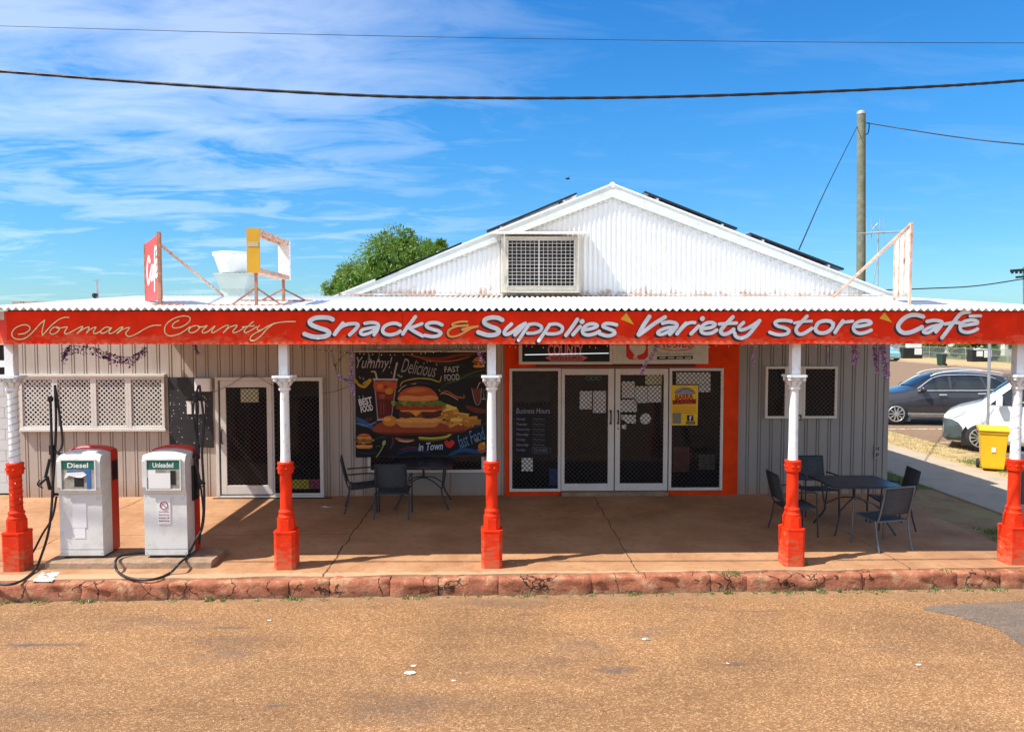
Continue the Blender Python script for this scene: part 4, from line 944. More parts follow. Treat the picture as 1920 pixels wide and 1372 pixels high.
g.poly(disc(1210, 785, 10.5)); g.poly(disc(1170, 800, 5)); g.poly([P(1165, 777, .003), P(1192, 778, .003), P(1192, 794, .003), P(1176, 793, .003), P(1165, 786, .003)])
tag(g.build('window_sticker', M['paper']), 'white round stickers and label in the middle of the right entry door', 'sticker')
g = MB(); A2 = Z_(0, 0, 1, YW-.028)
for q in range(3): g.tube([A2(1103+q*10+4.6*math.cos(k*.52), 709+3.6*math.sin(k*.52), 0) for k in range(12)], .006, 5, closed=True)
tag(g.build('open_sign', mat('teal_sign_tube', (.05, .30, .24), .4)), 'dim teal ring-shaped sign at the top of the left entry door', 'sign')
notice(1030, 1046, 878, 910, YN, mat('dark_blue_print', (.01, .03, .13), .5, var=.5, vs=9), 'dark blue sheet at the bottom right of the left side window')
notice(1262, 1292, 838, 884, YN, mat('dark_red_print', (.10, .02, .012), .5, var=.7, vs=9), 'dark red sheet low in the right side window')
notice(1310, 1340, 852, 880, YN, mat('dim_brown_print', (.06, .045, .035), .5, var=.7, vs=12), 'dim brown sheet at the lower right of the right side window')
notice(966, 1030, 694, 752, YN, mat('dim_interior_print', (.018, .016, .02), .5, var=.8, vs=7), 'dark poster above the business hours in the left side window')
# inside the sliding door
g = MB(); p = AY(545, 899, YW-.03); q = AY(580, 916, YW-.03); g.box(p.x, q.x, YW-.03, YW-.022, q.z, p.z); tag(g.build('yellow_packet', mat('yellow_print', (.42, .34, .03), .6, var=.4, vs=18)), 'yellow printed sticker at the foot of the sliding door side light', 'sticker')
g = MB(); p = AY(581, 898, YW-.03); q = AY(601, 916, YW-.03); g.box(p.x, q.x, YW-.03, YW-.022, q.z, p.z); tag(g.build('pink_packet', mat('pink_print', (.25, .05, .09), .6, var=.5, vs=18)), 'dark pink printed sticker at the foot of the sliding door side light', 'sticker')
# business hours chalk lettering
P = P1(YW-.052); A = Art(P); cch = S(150, 150, 165)
t = thing('business_hours_board', 'black chalk board listing business hours in the left side window', 'sign', AY(1000, 918, YW-.05))
A.poly([(967, 758), (1032, 758), (1032, 856), (967, 856)], (.006, .006, .008))
A.text('Business Hours', 968, 765, 1031, 775, cch, shear=.15); day = ['Monday', 'Tuesday', 'Wednesday', 'Thursday', 'Friday', 'Saturday', 'Sunday']
for i, d in enumerate(day):
    y = 783+i*9.6; A.text(d, 968, y, 968+2.9*len(d), y+6.0, cch if i % 2 else S(140, 120, 175), shear=.15)
    if i < 6: A.line([(999, y+3), (1003, y+1.5), (1007, y+3.5), (1011, y+1.6), (1015, y+3.2), (1021, y+2.6)], .8, S(120, 120, 130)); A.line([(998, y+7), (1022, y+6.4)], .5, S(100, 100, 110))
A.text('CLOSED', 1001, 841, 1027, 847, S(130, 130, 145)); A.line([(999, 839), (1029, 839), (1029, 849), (999, 849), (999, 839)], .6, S(110, 110, 120))
A.g.build('chalk_lettering', M['vcol'], t)
# yellow poster
YPo = YW-.066
t = thing('event_poster', 'yellow event poster with red lettering on the right side window', 'poster', AY(1283, 918, YPo))
A = Art(P1(YPo)); A.poly([(1258, 722), (1308, 722), (1308, 797), (1258, 797)], S(235, 190, 35))
A.poly([(1264, 737), (1272, 728), (1288, 725), (1300, 731), (1304, 738), (1285, 742)], S(150, 150, 150), True); A.line([(1268, 736), (1285, 729), (1300, 734)], 1.4, S(60, 60, 65))
A.text('BARRA', 1266, 739, 1300, 749, S(165, 35, 25), bold=.04, rot=.05); A.poly([(1261, 750), (1305, 748), (1305, 757), (1261, 758)], (.03, .015, .012)); A.text('CLASSIC', 1262, 749.5, 1304, 757, S(200, 50, 30), bold=.04)
for k in range(5): A.line([(1262, 762+k*3), (1304, 762+k*3)], .9, S(200, 110, 30))
A.poly([(1261, 774), (1277, 774), (1277, 794), (1261, 794)], S(125, 125, 115)); A.poly([(1288, 778), (1300, 778), (1300, 789), (1288, 789)], (.01, .01, .012)); A.text('f', 1292, 779, 1297, 788, S(220, 220, 220), bold=.03); A.poly([(1286, 790), (1303, 790), (1303, 795), (1286, 795)], (.02, .02, .02))
A.text('FACEBOOK', 1288, 791, 1301, 794, S(190, 190, 190)); A.g.build('poster_sheet', M['vcol'], t)
g = MB(); a, b = AY(1258, 722, YPo), AY(1308, 797, YPo); g.box(a.x, b.x, YPo+.0, YPo+.003, b.z, a.z); g.build('poster_backing', M['paper'], t)
# street number plate + HP marker
YH = YW-.03; t = plate('number_plate', 'small black plate with the house number beside the dark window', 'sign', 1491, 1503, 777, 788, YW-.075, .008, M['blackpaint'])
g = MB(); text_in(g, '36', P1(YW-.076), 1493, 779.5, 1501, 786, .002); g.build('digits', M['paper'], t)
t = plate('marker_plate', 'narrow grey plate marked H P near the right corner of the grey wall', 'sign', 1640, 1649.5, 835, 860, YH, .006, M['clad2'])
g = MB(); text_in(g, 'H', P1(YH), 1642, 837, 1648, 844.5, .002, bold=.03); text_in(g, 'P', P1(YH), 1642, 849, 1648, 856.5, .002, bold=.03); g.build('letters', M['black'], t)
# conduit bracket above right window
g = MB(); a = AY(1552, 652, YW-.02); g.tube([a, (a.x, a.y, a.z-.3), (a.x+.1, a.y, a.z-.3)], .012, 6); tag(g.build('conduit', M['galv']), 'short bent conduit on the wall above the dark window', 'pipe')
# black notice board with meter box
t = thing('black_notice_board', 'black paint-spattered board on the wall between white windows and sliding door', 'board', AY(357, 940, YW-.02))
g = MB(); a, b = AY(314, 707, YW-.03), AY(399, 837, YW-.03); g.prism([(a.x, YW-.03, a.z), (b.x, YW-.03, a.z-.01), (b.x+.01, YW-.03, b.z-.02), (a.x+.01, YW-.03, b.z+.01)], (0, .024, 0)); g.build('board', M['blackpaint'], t)
g = MB(); random.seed(9)
for _ in range(70):
    px, py = random.uniform(318, 396), random.uniform(715, 832)*.5+.5*random.uniform(740, 832); p = AY(px, py, YW-.034); r = random.uniform(.003, .010)
    g.add([(p.x+r*math.cos(k), YW-.0325, p.z+r*math.sin(k)) for k in (0, 1.05, 2.1, 3.14, 4.2, 5.25)], [(5, 4, 3, 2, 1, 0)])
g.build('paint_specks', M['paper'], t)
g = MB(); a, b = AY(364, 709, YW-.14), AY(395, 734, YW-.14); g.box(a.x, b.x, YW-.15, YW-.031, b.z, a.z); o = g.build('meter_box', M['plainwhite'], bevel=.02); tag(o, 'small pale plastic box at the top right of the black board', 'box')
for (a, b) in ((350, 359), (361, 371), (373, 384)):
    notice(a, b, 752, 776, YW-.04, M['paper'], 'white sheet of the three side by side on the black board, ' + {350: 'left one', 361: 'middle one', 373: 'right one'}[a], group='sheets on the black board')
# ------------------------------------------------------------------ fuel pumps
ZI = .09
t0 = MB(); i0, i1 = AZ(82, 1068, 0), AZ(392, 1068, 0)
yi0, yi1 = i0.y+.02, i0.y+.62
n = 40; vs = []
for i in range(n+1):
    x = i0.x+(i1.x-i0.x)*i/n; j = .02*noise.noise(Vector((x*5, 1, 0))); k = .012*noise.noise(Vector((x*7, 3, 0)))
    vs += [(x, yi0+j, 0), (x, yi0+j+.012, ZI-.02+k), (x, yi0+.04+j, ZI+k*.4), (x, yi1, ZI), (x, yi1+.02+j, 0)]
t0.add(vs, [(5*i+k, 5*i+5+k, 5*i+6+k, 5*i+1+k) for i in range(n) for k in range(4)]); t0.add(vs[:5], [(0, 1, 2, 3, 4)]); t0.add(vs[-5:], [(4, 3, 2, 1, 0)])
tag(t0.build('pump_island', M['conc']), 'low rough concrete island under the two fuel pumps', 'plinth')
def make_pump(x, y, label, txt, side):
    t = thing('fuel_pump', label, 'fuel pump', (x, y, ZI), group='fuel pumps on the island'); o = t
    W2, D, H = .27, .43, 1.385
    # front shell: profile in (y,z) swept across x, arched top
    def shell(g, w, y0, y1, prof, arch):
        nx = 14; rows = []
        for i in range(nx+1):
            u = -1+2*i/nx; xx = w*u; drop = arch*(u*u)**1.3; rows.append([(xx, yy, zz-(drop if zz > 1.2 else 0)) for yy, zz in prof])
        k = len(prof); v = [q for r in rows for q in r]
        g.add(v, [(i*k+j, (i+1)*k+j, (i+1)*k+(j+1) % k, i*k+(j+1) % k) for i in range(nx) for j in range(k)], sm=False)
        g.add(rows[0], [tuple(range(k))]); g.add(rows[-1], [tuple(range(k))[::-1]])
    g = MB(); shell(g, W2, 0, .17, [(0.0, .03), (0.0, .83), (-.035, .92), (-.035, 1.29), (.0, H-.02), (.235, H-.01), (.235, .03)], .045); body = g.build('front_shell', M['pumpwhite'], o, world=False, bevel=.012)
    g = MB(); shell(g, W2-.005, .24, D, [(.24, .02), (.24, H+.005), (.26, H+.02), (.40, H+.015), (D, H-.03), (D, .02)], .05); g.build('rear_body', M['pumpred'], o, world=False, bevel=.01)
    g = MB(); g.box(-.22, .24, .02, .40, 0, .035); g.build('base', M['black'], o, world=False)
    # display recess
    yf = -.038; xa, xb, za, zb = -.205, .21, .895, 1.265
    g = MB(); frame(g, xa-.014, xb+.014, za-.014, zb+.014, .016, yf-.012, yf+.004); g.build('display_frame', M['pumpwhite'], body, world=False)
    g = MB(); g.box(xa, xb, yf-.002, yf+.003, za, zb-.115); disp = g.build('display', mat('dusty_display', (.30, .28, .24), .3, var=.35, vs=14), body, world=False)
    g = MB(); g.box(xa, xb, yf-.004, yf+.003, zb-.115, zb); g.build('header_panel', M['green'], body, world=False)
    def P(xx, yy, l): return Vector((xx, yf-.005-l, yy))
    g = MB(); vs_, fs_ = text_faces(txt, 0, .02); a = min(v.x for v in vs_); b = max(v.x for v in vs_); c = min(v.y for v in vs_); d = max(v.y for v in vs_); hw = .13
    g.add([P(-hw+(v.x-a)/(b-a)*2*hw, zb-.095+(v.y-c)/(d-c)*.065, .001) for v in vs_], fs_); g.build('header_lettering', M['paper'], body, world=False)
    if side < 0:
        g = MB(); g.box(xa+.07, xb-.07, yf-.006, yf-.003, 1.10, 1.135); g.box(xb-.10, xb-.055, yf-.0065, yf-.003, .90, 1.16); g.build('blue_tape', mat('blue_tape', (.02, .13, .40), .6), body, world=False)
        g = MB(); g.poly([(xa+.03, yf-.008, 1.03), (xa+.06, yf-.010, 1.11), (xb-.14, yf-.009, 1.12), (xb-.10, yf-.009, 1.085), (xb-.16, yf-.02, 1.05), (xb-.25, yf-.01, 1.055), (xa+.10, yf-.012, 1.075)]); g.build('torn_paper', M['paper'], body, world=False)
        g = MB(); g.box(-.05, .07, yf-.004, yf-.002, .93, 1.04); g.build('readout', M['black'], body, world=False)
        g = MB(); g.box(-.10, .07, -.006, .0, .40, .72); g.box(-.085, .05, -.004, .0, .26, .3995); g.build('faded_label', mat('faded_label', (.72, .72, .73), .5, var=.04), body, world=False)
    else:
        g = MB(); g.box(xa+.02, xb-.12, yf-.010, yf-.007, .905, 1.10); g.box(xa+.0, xa+.11, yf-.006, yf-.004, 1.04, 1.14); g.build('taped_paper', M['paper'], body, world=False)
        g = MB(); g.box(xb-.12, xb-.055, yf-.006, yf-.003, .95, 1.13); g.build('readout', M['black'], body, world=False)
        g = MB(); g.box(-.095, .065, -.008, -.001, .44, .76); wl = g.build('warning_label', M['paper'], body, world=False); g = MB(); c = Vector((-.015, -.011, .68))
        g.tube([c+Vector((.048*math.cos(k*.31), 0, .048*math.sin(k*.31))) for k in range(20)], .0055, 5, closed=True); g.bar(c+Vector((-.034, 0, .034)), c+Vector((.034, 0, -.034)), .008, .004, up=(0, 1, 0))
        for i, s_ in enumerate(('No Smoking', 'Stop Engine', 'Switch off', 'Mobile Phones')):
            vs_, fs_ = text_faces(s_, 0, .02); a = min(v.x for v in vs_); b = max(v.x for v in vs_); c2 = min(v.y for v in vs_); d = max(v.y for v in vs_); z0 = .585-i*.038
            g.add([Vector((-.08+(v.x-a)/(b-a)*.13, -.0095, z0+(v.y-c2)/(d-c2)*.022)) for v in vs_], fs_)
        g.build('warning_print', mat('warning_print', (.33, .07, .09), .6), body, world=False)
    for zz in (.822, .118): g = MB(); g.box(-W2+.004, W2-.004, -.0025, .0, zz, zz+.004); g.build('panel_seam', M['galv'], body, world=False)
    for xx in (-.245, .245):
        for zz in (.07, .80): g = MB(); g.lathe([(.007, 0), (.006, -.004)], (xx, 0, zz), 8, axis='y'); g.build('screw', M['galv'], body, world=False)
    g = MB(); g.lathe([(.016, 0), (.016, -.006), (.006, -.008)], (.215, 0, .77), 10, axis='y'); g.build('lock', M['chrome'], body, world=False)
    g = MB(); g.box(W2-.002, W2+.004, .27, .40, .95, 1.2); g.box(W2-.002, W2+.010, .30, .37, 1.0, 1.05); g.build('side_hatch', M['black'], o, world=False) if side < 0 else None
    # hose mast and nozzle on the outer side
    s = side; xm = -.47 if s < 0 else .33; g = MB()
    g.tube([(xm, .22, .75), (xm, .22, 2.02)], .016, 8); g.box(xm-.022, xm+.022, .19, .25, 1.3, 1.42); g.lathe([(.02, 0), (.034, .02), (.034, .06), (.015, .075)], (xm, .22, 1.98), 10)
    g.box(s*W2, s*(W2+.03), .16, .30, .70, 1.15); g.bar((s*W2, .22, 1.25), (xm, .22, 1.36), .03, .03); g.bar((s*W2, .22, .78), (xm, .22, .78), .03, .03); g.build('hose_mast', M['black'], o, world=False)
    g = MB(); g.tube(spl([(xm+s*.02, .16, 1.02), (xm+s*.06, .12, .98), (xm+s*.10, .10, .93)]), .02, 8); g.tube([(xm+s*.03, .15, 1.02), (xm+s*.03, .2, .85)], .022, 8)
    g.tube(spl([(xm+s*.10, .11, .99), (xm+s*.13, .11, .93), (xm+s*.07, .12, .88)]), .009, 6); g.tube([(xm+s*.05, .14, 1.0), (xm-s*.01, .15, 1.25)], .019, 8); g.build('nozzle', M['black'], o, world=False)
    g = MB(); g.lathe([(.03, 0), (.045, .012), (.02, .02)], (.0, 0, 0), 8) if False else None
    return t
x1 = AY(150, 900, 9.5).x; x2 = AY(309, 900, 9.5).x; YPU = 9.50
pA = make_pump(x1, YPU, 'left fuel pump headed Diesel, grey stained front with blue tape', 'Diesel', -1)
pB = make_pump(x2, YPU, 'right fuel pump with no-smoking label and taped white paper', 'Unleaded', 1)
g = MB(); pt = lambda px, py, Y: AY(px, py, Y)
g.tube(spl([pt(103, 722, 9.78), pt(112, 780, 9.72), pt(117, 830, 9.7), pt(108, 850, 9.66)], 8), .015, 8); g.tube(spl([pt(103, 722, 9.78), pt(105, 800, 9.76), pt(100, 900, 9.7), pt(93, 985, 9.55), pt(78, 1040, 9.5), AZ(62, 1072, .02), AZ(25, 1094, .02), AZ(-30, 1092, .02)], 8), .016, 8)
g.tube(spl([pt(106, 930, 9.75), pt(98, 970, 9.7), pt(80, 1000, 9.65), pt(58, 1040, 9.6), AZ(42, 1046, .02)], 8), .014, 8); g.build('hose', M['black'], pA)
g = MB(); g.tube(spl([pt(372, 722, 9.8), pt(362, 770, 9.72), pt(371, 835, 9.7), pt(374, 860, 9.7)], 8), .013, 8)
g.tube(spl([pt(374, 722, 9.8), pt(382, 790, 9.72), pt(379, 850, 9.7), pt(383, 930, 9.65), pt(380, 985, 9.6), pt(368, 1010, 9.5), AZ(352, 1040, .125), AZ(336, 1056, .125), AZ(318, 1074, .02), AZ(285, 1086, .018), AZ(245, 1084, .018), AZ(222, 1072, .03), AZ(216, 1054, .125), AZ(226, 1042, .122), AZ(250, 1037, .122), AZ(280, 1034, .122)], 8), .016, 8)
g.tube(spl([pt(377, 915, 9.75), pt(381, 960, 9.7), pt(376, 1000, 9.7), pt(373, 1020, 9.72)], 8), .013, 8); g.build('hose', M['black'], pB)
# white painted number square on the pavement
g = MB(); q = [AZ(60, 1090, .003), AZ(98, 1090, .003), AZ(112, 1072, .003), AZ(78, 1072, .003)]; g.poly([Vector((p.x, p.y, .003)) for p in q]); o = g.build('pavement_sticker', M['linepaint']); tag(o, 'worn white square stuck on the pavement beside the leftmost post', 'sticker')
# ------------------------------------------------------------------ outdoor furniture
def make_chair(mt, label, group):
    t = thing('sling_chair', label, 'chair', group=group)
    w, r = .27, .0125
    for s in (-1, 1):
        g = MB(); g.tube(spl([(s*w, -.26, 0), (s*w, -.20, .22), (s*w, -.17, .42)], 4), r, 8); g.build('leg', mt, t, world=False)
        g = MB(); g.tube(spl([(s*w, .27, 0), (s*w, .255, .30), (s*w, .24, .62)], 4), r, 8); g.build('leg', mt, t, world=False)
        g = MB(); g.tube(spl([(s*w, .24, .62), (s*w, .21, .655), (s*w, .05, .655), (s*w, -.22, .64)], 5), r, 8); g.build('armrest', mt, t, world=False)
        g = MB(); g.tube(spl([(s*(w-.03), .25, .43), (s*(w-.03), .0, .405), (s*(w-.03), -.15, .40), (s*(w-.03), -.205, .46), (s*(w-.03), -.27, .70), (s*(w-.03), -.31, .89)], 5), r, 8); g.build('side_rail', mt, t, world=False)
    for ww, yy, zz in ((w-.03, -.31, .89), (w, .25, .43), (w, -.17, .40)): g = MB(); g.tube([(-ww, yy, zz), (ww, yy, zz)], r, 8); g.build('cross_rail', mt, t, world=False)
    def sheet(pr, n=6):
        g = MB(); P = spl(pr, n); v = []
        for p in P: v += [(-w+.03, p[1], p[2]+.004), (0, p[1], p[2]-.006), (w-.03, p[1], p[2]+.004)]
        g.add(v, [(3*i+k, 3*i+k+1, 3*i+k+4, 3*i+k+3) for i in range(len(P)-1) for k in (0, 1)], sm=True); return g
    for nm, pr in (('seat', [(0, .25, .432), (0, .05, .410), (0, -.15, .405)]), ('backrest', [(0, -.215, .50), (0, -.27, .70), (0, -.31, .885)])):
        o = sheet(pr).build(nm, M['sling'], t, world=False); m_ = o.modifiers.new('solid', 'SOLIDIFY'); m_.thickness = .005
    return t
cg = 'metal sling chairs on the verandah'
c0 = make_chair(M['darkmetal'], 'dark sling chair behind the right table, against the grey wall', cg)
def put(o, x, y, rz, label=None):
    o.location = (x, y, 0); o.rotation_euler = (0, 0, rz)
    if label: o['label'] = label
put(c0, 5.22, 12.0, R(180))
put(copy_tree(c0), 4.38, 10.85, R(-90), 'dark sling chair left of the right table, partly behind a post')
put(copy_tree(c0), 6.02, 11.15, R(82), 'dark sling chair at the right side of the right table, back to the street')
put(copy_tree(c0), -2.27, 12.4, R(-80), 'dark sling chair seen from the side by the food banner, leftmost chair')
put(copy_tree(c0), -1.66, 11.95, R(0), 'dark sling chair with its back to the viewer under the food banner')
c1 = make_chair(M['greymetal'], 'lighter grey sling chair nearest the viewer at the right table, back turned', cg); put(c1, 5.33, 10.1, R(15))
def make_table(label, w, d):
    t = thing('outdoor_table', label, 'table', group='dark square tables on the verandah'); hx, hy, z = w/2, d/2, .715
    g = MB(); g.box(-hx, hx, -hy, hy, z, z+.018); g.build('tabletop', mat('blue_black_tabletop', (.012, .02, .04), .3, var=.2), t, world=False, bevel=.006)
    g = MB(); g.tube([(-hx, -hy, z), (hx, -hy, z), (hx, hy, z), (-hx, hy, z)], .014, 8, closed=True); g.build('rim', M['darkmetal'], t, world=False)
    for sx in (-1, 1):
        for sy in (-1, 1):
            g = MB(); g.tube(spl([(sx*(hx-.14), sy*(hy-.14), z), (sx*(hx-.16), sy*(hy-.16), .45), (sx*(hx-.18), sy*(hy-.18), .25), (sx*(hx-.06), sy*(hy-.06), 0)], 6), .014, 8); g.build('leg', M['darkmetal'], t, world=False)
    g = MB()
    for a in ((1, 1), (1, -1)):
        g.tube(spl([(-a[0]*(hx-.17), -a[1]*(hy-.17), .32), (-a[0]*.12, -a[1]*.12, .46), (a[0]*.12, a[1]*.12, .46), (a[0]*(hx-.17), a[1]*(hy-.17), .32)], 6), .011, 6)
    g.tube([(0, 0, .46), (0, 0, z)], .02, 8); g.build('brace', M['darkmetal'], t, world=False); return t
ta = make_table('dark square metal table at right with four chairs around it', 1.02, .86); ta.location = (5.38, 11.02, 0)
tb = copy_tree(ta); tb.location = (-1.25, 12.72, 0); tb['label'] = 'dark metal table in the shade below the food banner'
# ------------------------------------------------------------------ wisteria garlands and light strings
def garland(name, label, pts, mats, n, rad, size, droop=.0, leaves=0, seed=1):
    random.seed(seed); P = spl(pts, 10); g = MB(); g.tube(P, .004, 5, mi=0)
    for k in range(n):
        p = random.choice(P); off = Vector([random.gauss(0, rad) for _ in range(3)]); off.z -= droop*random.random(); c = p+off
        a = Vector([random.gauss(0, 1) for _ in range(3)]).normalized(); b = a.cross(Vector((random.random(), random.random(), 1))).normalized(); s = size*random.uniform(.5, 1.2)
        mi = 1 if random.random() < .55 else 2
        if leaves and random.random() < leaves: mi = 3
        g.add([c-a*s, c+b*s*.7, c+a*s, c-b*s*.7], [(0, 1, 2, 3)], mi)
    o = g.build(name, mats); tag(o, label, 'garland', 'artificial wisteria on the verandah'); return o
pm = [M['vine'], M['purple'], M['pink'], M['vine']]; dm = [M['bark'], M['darkvine'], M['purple'], M['darkvine']]
YG = 10.2
V = lambda l, Y: [AY(a, b, Y) for a, b in l]
garland('wisteria_garland', 'dark purple garland sagging behind the fascia above the left windows', V([(120, 668), (128, 650), (175, 652), (200, 662), (225, 668), (250, 668), (272, 650)], YG), dm, 520, .018, .022, .10, seed=1)
garland('wisteria_garland', 'thin dark garland strand hanging at the far left below the fascia', V([(132, 648), (124, 662), (118, 676)], YG), dm, 60, .010, .018, seed=2)
garland('wisteria_garland', 'small dark purple tuft hanging below the fascia between pumps and door', V([(366, 646), (368, 656), (372, 664)], YG), dm, 60, .012, .018, seed=3)
garland('wisteria_garland', 'long lilac garland hanging beside the left edge of the food banner', V([(658, 657), (660, 690), (658, 715), (662, 740)], YG), pm, 330, .012, .017, seed=4)
garland('wisteria_garland', 'lilac garland loop with green leaves left of the food banner', V([(622, 652), (628, 690), (636, 706), (648, 713), (658, 712)], YG), pm, 260, .013, .017, leaves=.3, seed=5)
garland('wisteria_garland', 'small green leafy garland end left of the food banner', V([(626, 690), (636, 675), (652, 660)], YG), [M['vine']]*4, 60, .010, .02, seed=6)
garland('wisteria_garland', 'faint purple garland hanging over the word Yummy', V([(690, 650), (692, 672), (696, 682)], YG), pm, 50, .010, .015, seed=7)
garland('wisteria_garland', 'purple garland hanging over the top of the food banner, right of the Yummy one', V([(712, 652), (710, 675)], YG), pm, 60, .010, .015, seed=8)
garland('wisteria_garland', 'purple garland bunch at the top right corner of the food banner', V([(896, 650), (900, 665), (905, 680)], YG), pm, 130, .018, .017, seed=9)
garland('wisteria_garland', 'diagonal lilac garland across the cream entry sign', V([(1232, 646), (1225, 664), (1210, 684), (1202, 700)], YG), pm, 240, .013, .018, seed=10)
garland('wisteria_garland', 'lilac garland strand hanging on the grey wall left of the dark window', V([(1410, 650), (1412, 668), (1414, 684)], YG), pm, 130, .010, .016, seed=11)
garland('wisteria_garland', 'wide purple garland bunch right of the dark window', V([(1601, 648), (1603, 664), (1601, 680)], YG), pm, 300, .020, .02, seed=12)
garland('wisteria_garland', 'purple garland left of the two at the right corner of the building', V([(1640, 648), (1641, 668), (1645, 694)], YG), pm, 300, .015, .02, seed=13)
garland('wisteria_garland', 'purple garland overhanging the right corner of the building', V([(1655, 646), (1657, 672), (1664, 706)], YG), pm, 420, .018, .02, seed=14)
garland('wisteria_garland', 'pale lilac scrap hanging above the dark window', V([(1548, 650), (1552, 664)], YG), pm, 60, .012, .016, seed=15)
def lights(label, pts, nb, br=.007, wr=.003, hang=0):
    P = spl(pts, 10); g = MB(); g.tube(P, wr, 5, mi=0)
    for k in range(nb):
        i = int((k+.5)/nb*(len(P)-1)); c = P[i]-Vector((0, 0, hang*((k*7) % 3+1)/3))
        if hang: g.tube([P[i], c], wr*.7, 4, mi=0)
        g.lathe([(.001, -1.6*br), (br, -br*.4), (br, br*.4), (.001, br)], c, 6, mi=1)
    o = g.build('light_string', [M['vine'] if wr < .002 else M['black'], M['bulb']]); return tag(o, label, 'light string', 'strings of small white lights')
lights('light string along the fascia bottom between the second and third posts', V([(560, 650), (600, 656), (660, 662), (740, 665), (820, 660), (880, 652), (912, 648)], 9.9), 34, .006)
lights('row of hanging lights under the fascia in front of the entry signs', V([(935, 646), (1040, 647), (1150, 647), (1260, 646), (1378, 646)], 9.5), 26, .006, .002, .03)
lights('row of hanging lights under the fascia right of the fourth post', V([(1385, 645), (1450, 644), (1500, 645), (1560, 645), (1600, 645)], 9.5), 18, .006, .002, .03)
def wrap(x, z0, z1, turns, label, r=.078, wr=.0022):
    n = turns*12; pts = [(x+r*math.cos(k*math.pi/6), YP+r*math.sin(k*math.pi/6), z0+(z1-z0)*k/n) for k in range(n+1)]
    g = MB(); g.tube(pts, wr, 4, mi=0)
    for k in range(3, n, 5): g.lathe([(.001, -.012), (.007, 0), (.001, .01)], Vector(pts[k])+Vector((math.cos(k*math.pi/6), math.sin(k*math.pi/6), 0))*.01, 6, mi=1)
    tag(g.build('light_string', [M['black'], M['bulb']]), label, 'light string', 'strings of small white lights')
wrap(posts[0], 1.36, 2.25, 11, 'black light string wound around the leftmost white post', .062); wrap(posts[0], .76, 1.18, 6, 'light string wound around the red foot of the leftmost post', .078)
wrap(posts[4], 1.36, 2.25, 6, 'light string wound around the rightmost white post', .062, .0014)
g = MB(); g.tube(spl(V([(400, 735), (430, 722), (470, 702), (510, 722), (540, 735)], YW-.12), 6), .004, 5); g.tube(spl(V([(605, 737), (630, 733), (660, 722), (690, 712)], YW-.12), 6), .004, 5)
tag(g.build('wall_wire', M['black']), 'thin dark wire looped over the sliding door frame', 'wire')
# ------------------------------------------------------------------ rooftop items
def RZ(y): return ZE+(y-EAVE_Y)/(YW-EAVE_Y)*(ZB-ZE)+.01
# red Cafe sign
a = AY(299, 500, 9.75); b = AY(273, 500, 10.95); za0, za1 = AY(298, 558, 9.75).z, AY(298, 437, 9.75).z
zb0, zb1 = AY(272, 569, 10.95).z, AY(272, 458, 10.95).z
zlo, zhi = (za0+zb0)/2, (za1+zb1)/2
t = thing('cafe_roof_sign', 'faded red roof sign reading Cafe, standing edge-on at the left of the verandah roof', 'sign', (a.x, a.y, RZ(a.y)))
d = Vector((b.x-a.x, b.y-a.y, 0)); nrm = Vector((d.y, -d.x, 0)).normalized(); nrm = nrm if nrm.x < 0 else -nrm
g = MB(); base = Vector((a.x, a.y, 0)); g.prism([base+Vector((0, 0, zlo)), base+d+Vector((0, 0, zlo)), base+d+Vector((0, 0, zhi)), base+Vector((0, 0, zhi))], -nrm*.03); g.build('board', M['signred'], t)
L = d.length; dn = d.normalized()
def PS(x, y, l): return base+d-dn*(x/100*L)+Vector((0, 0, zhi-(y/100)*(zhi-zlo)))+nrm*l     # reads from the left
g = MB(); lay = .003
for w, pts in ((9, [(36, 34), (28, 27), (18, 34), (13, 52), (18, 68), (30, 64), (38, 54)]), (7, [(58, 46), (48, 44), (42, 56), (46, 66), (55, 60), (59, 46), (58, 62), (64, 66)]),
               (7, [(84, 20), (76, 18), (71, 32), (68, 56), (66, 84)]), (6, [(62, 46), (80, 42)]), (7, [(78, 54), (88, 50), (88, 40), (80, 40), (76, 54), (80, 64), (92, 58)]), (5, [(84, 30), (93, 22)])):
    ribbon(g, pts, w*.9, PS, lay); lay += .0005
g.build('sign_lettering', M['paper'], t)
fr_ = MB(); fr_.bar(base+Vector((0, 0, RZ(a.y)-.01)), base+Vector((0, 0, zhi+.02)), .04, .04); fr_.bar(base+d+Vector((0, 0, RZ(b.y)-.01)), base+d+Vector((0, 0, zhi)), .03, .03)
fr_.bar(base+Vector((-.1, 0, RZ(a.y)+.01)), base+Vector((.3, 0, RZ(a.y)+.01)), .05, .02); fr_.build('frame', M['rust'], t)
e = AY(418, 566, 12.9); g = MB(); g.bar(AY(299, 457, 9.76), (e.x, 12.9, RZ(12.9)), .028, .028); g.build('brace', M['rustpink'], t)
# yellow box frame
a = AY(487, 500, 9.7); xf = a.x; zt, zbm = AY(487, 428, 9.7).z, AY(487, 511, 9.7).z; y0, y1 = 9.7, 11.15; wd = .19; xl = AY(463, 500, 9.7).x
t = thing('empty_sign_box', 'empty lightbox sign frame with mustard yellow end, sky showing through', 'sign', (xf, 10.4, RZ(10.4)))
g = MB(); g.box(xl, xf, y0, y0+.025, zbm, zt); g.build('end_panel', M['mustard'], t); g = MB(); g.box(xl+.0, xf, y1-.07, y1, zbm, zt); g.build('far_panel', M['plainwhite'], t)
g = MB(); g.box(xl, xf, y0+.026, y1-.071, zt-.025, zt); g.box(xl, xf, y0+.026, y1-.071, zbm, zbm+.025)
for zz in (zt-.06, zbm+.026): g.box(xf-.03, xf-.005, y0+.026, y1-.071, zz, zz+.034); g.box(xl+.005, xl+.03, y0+.026, y1-.071, zz, zz+.034)
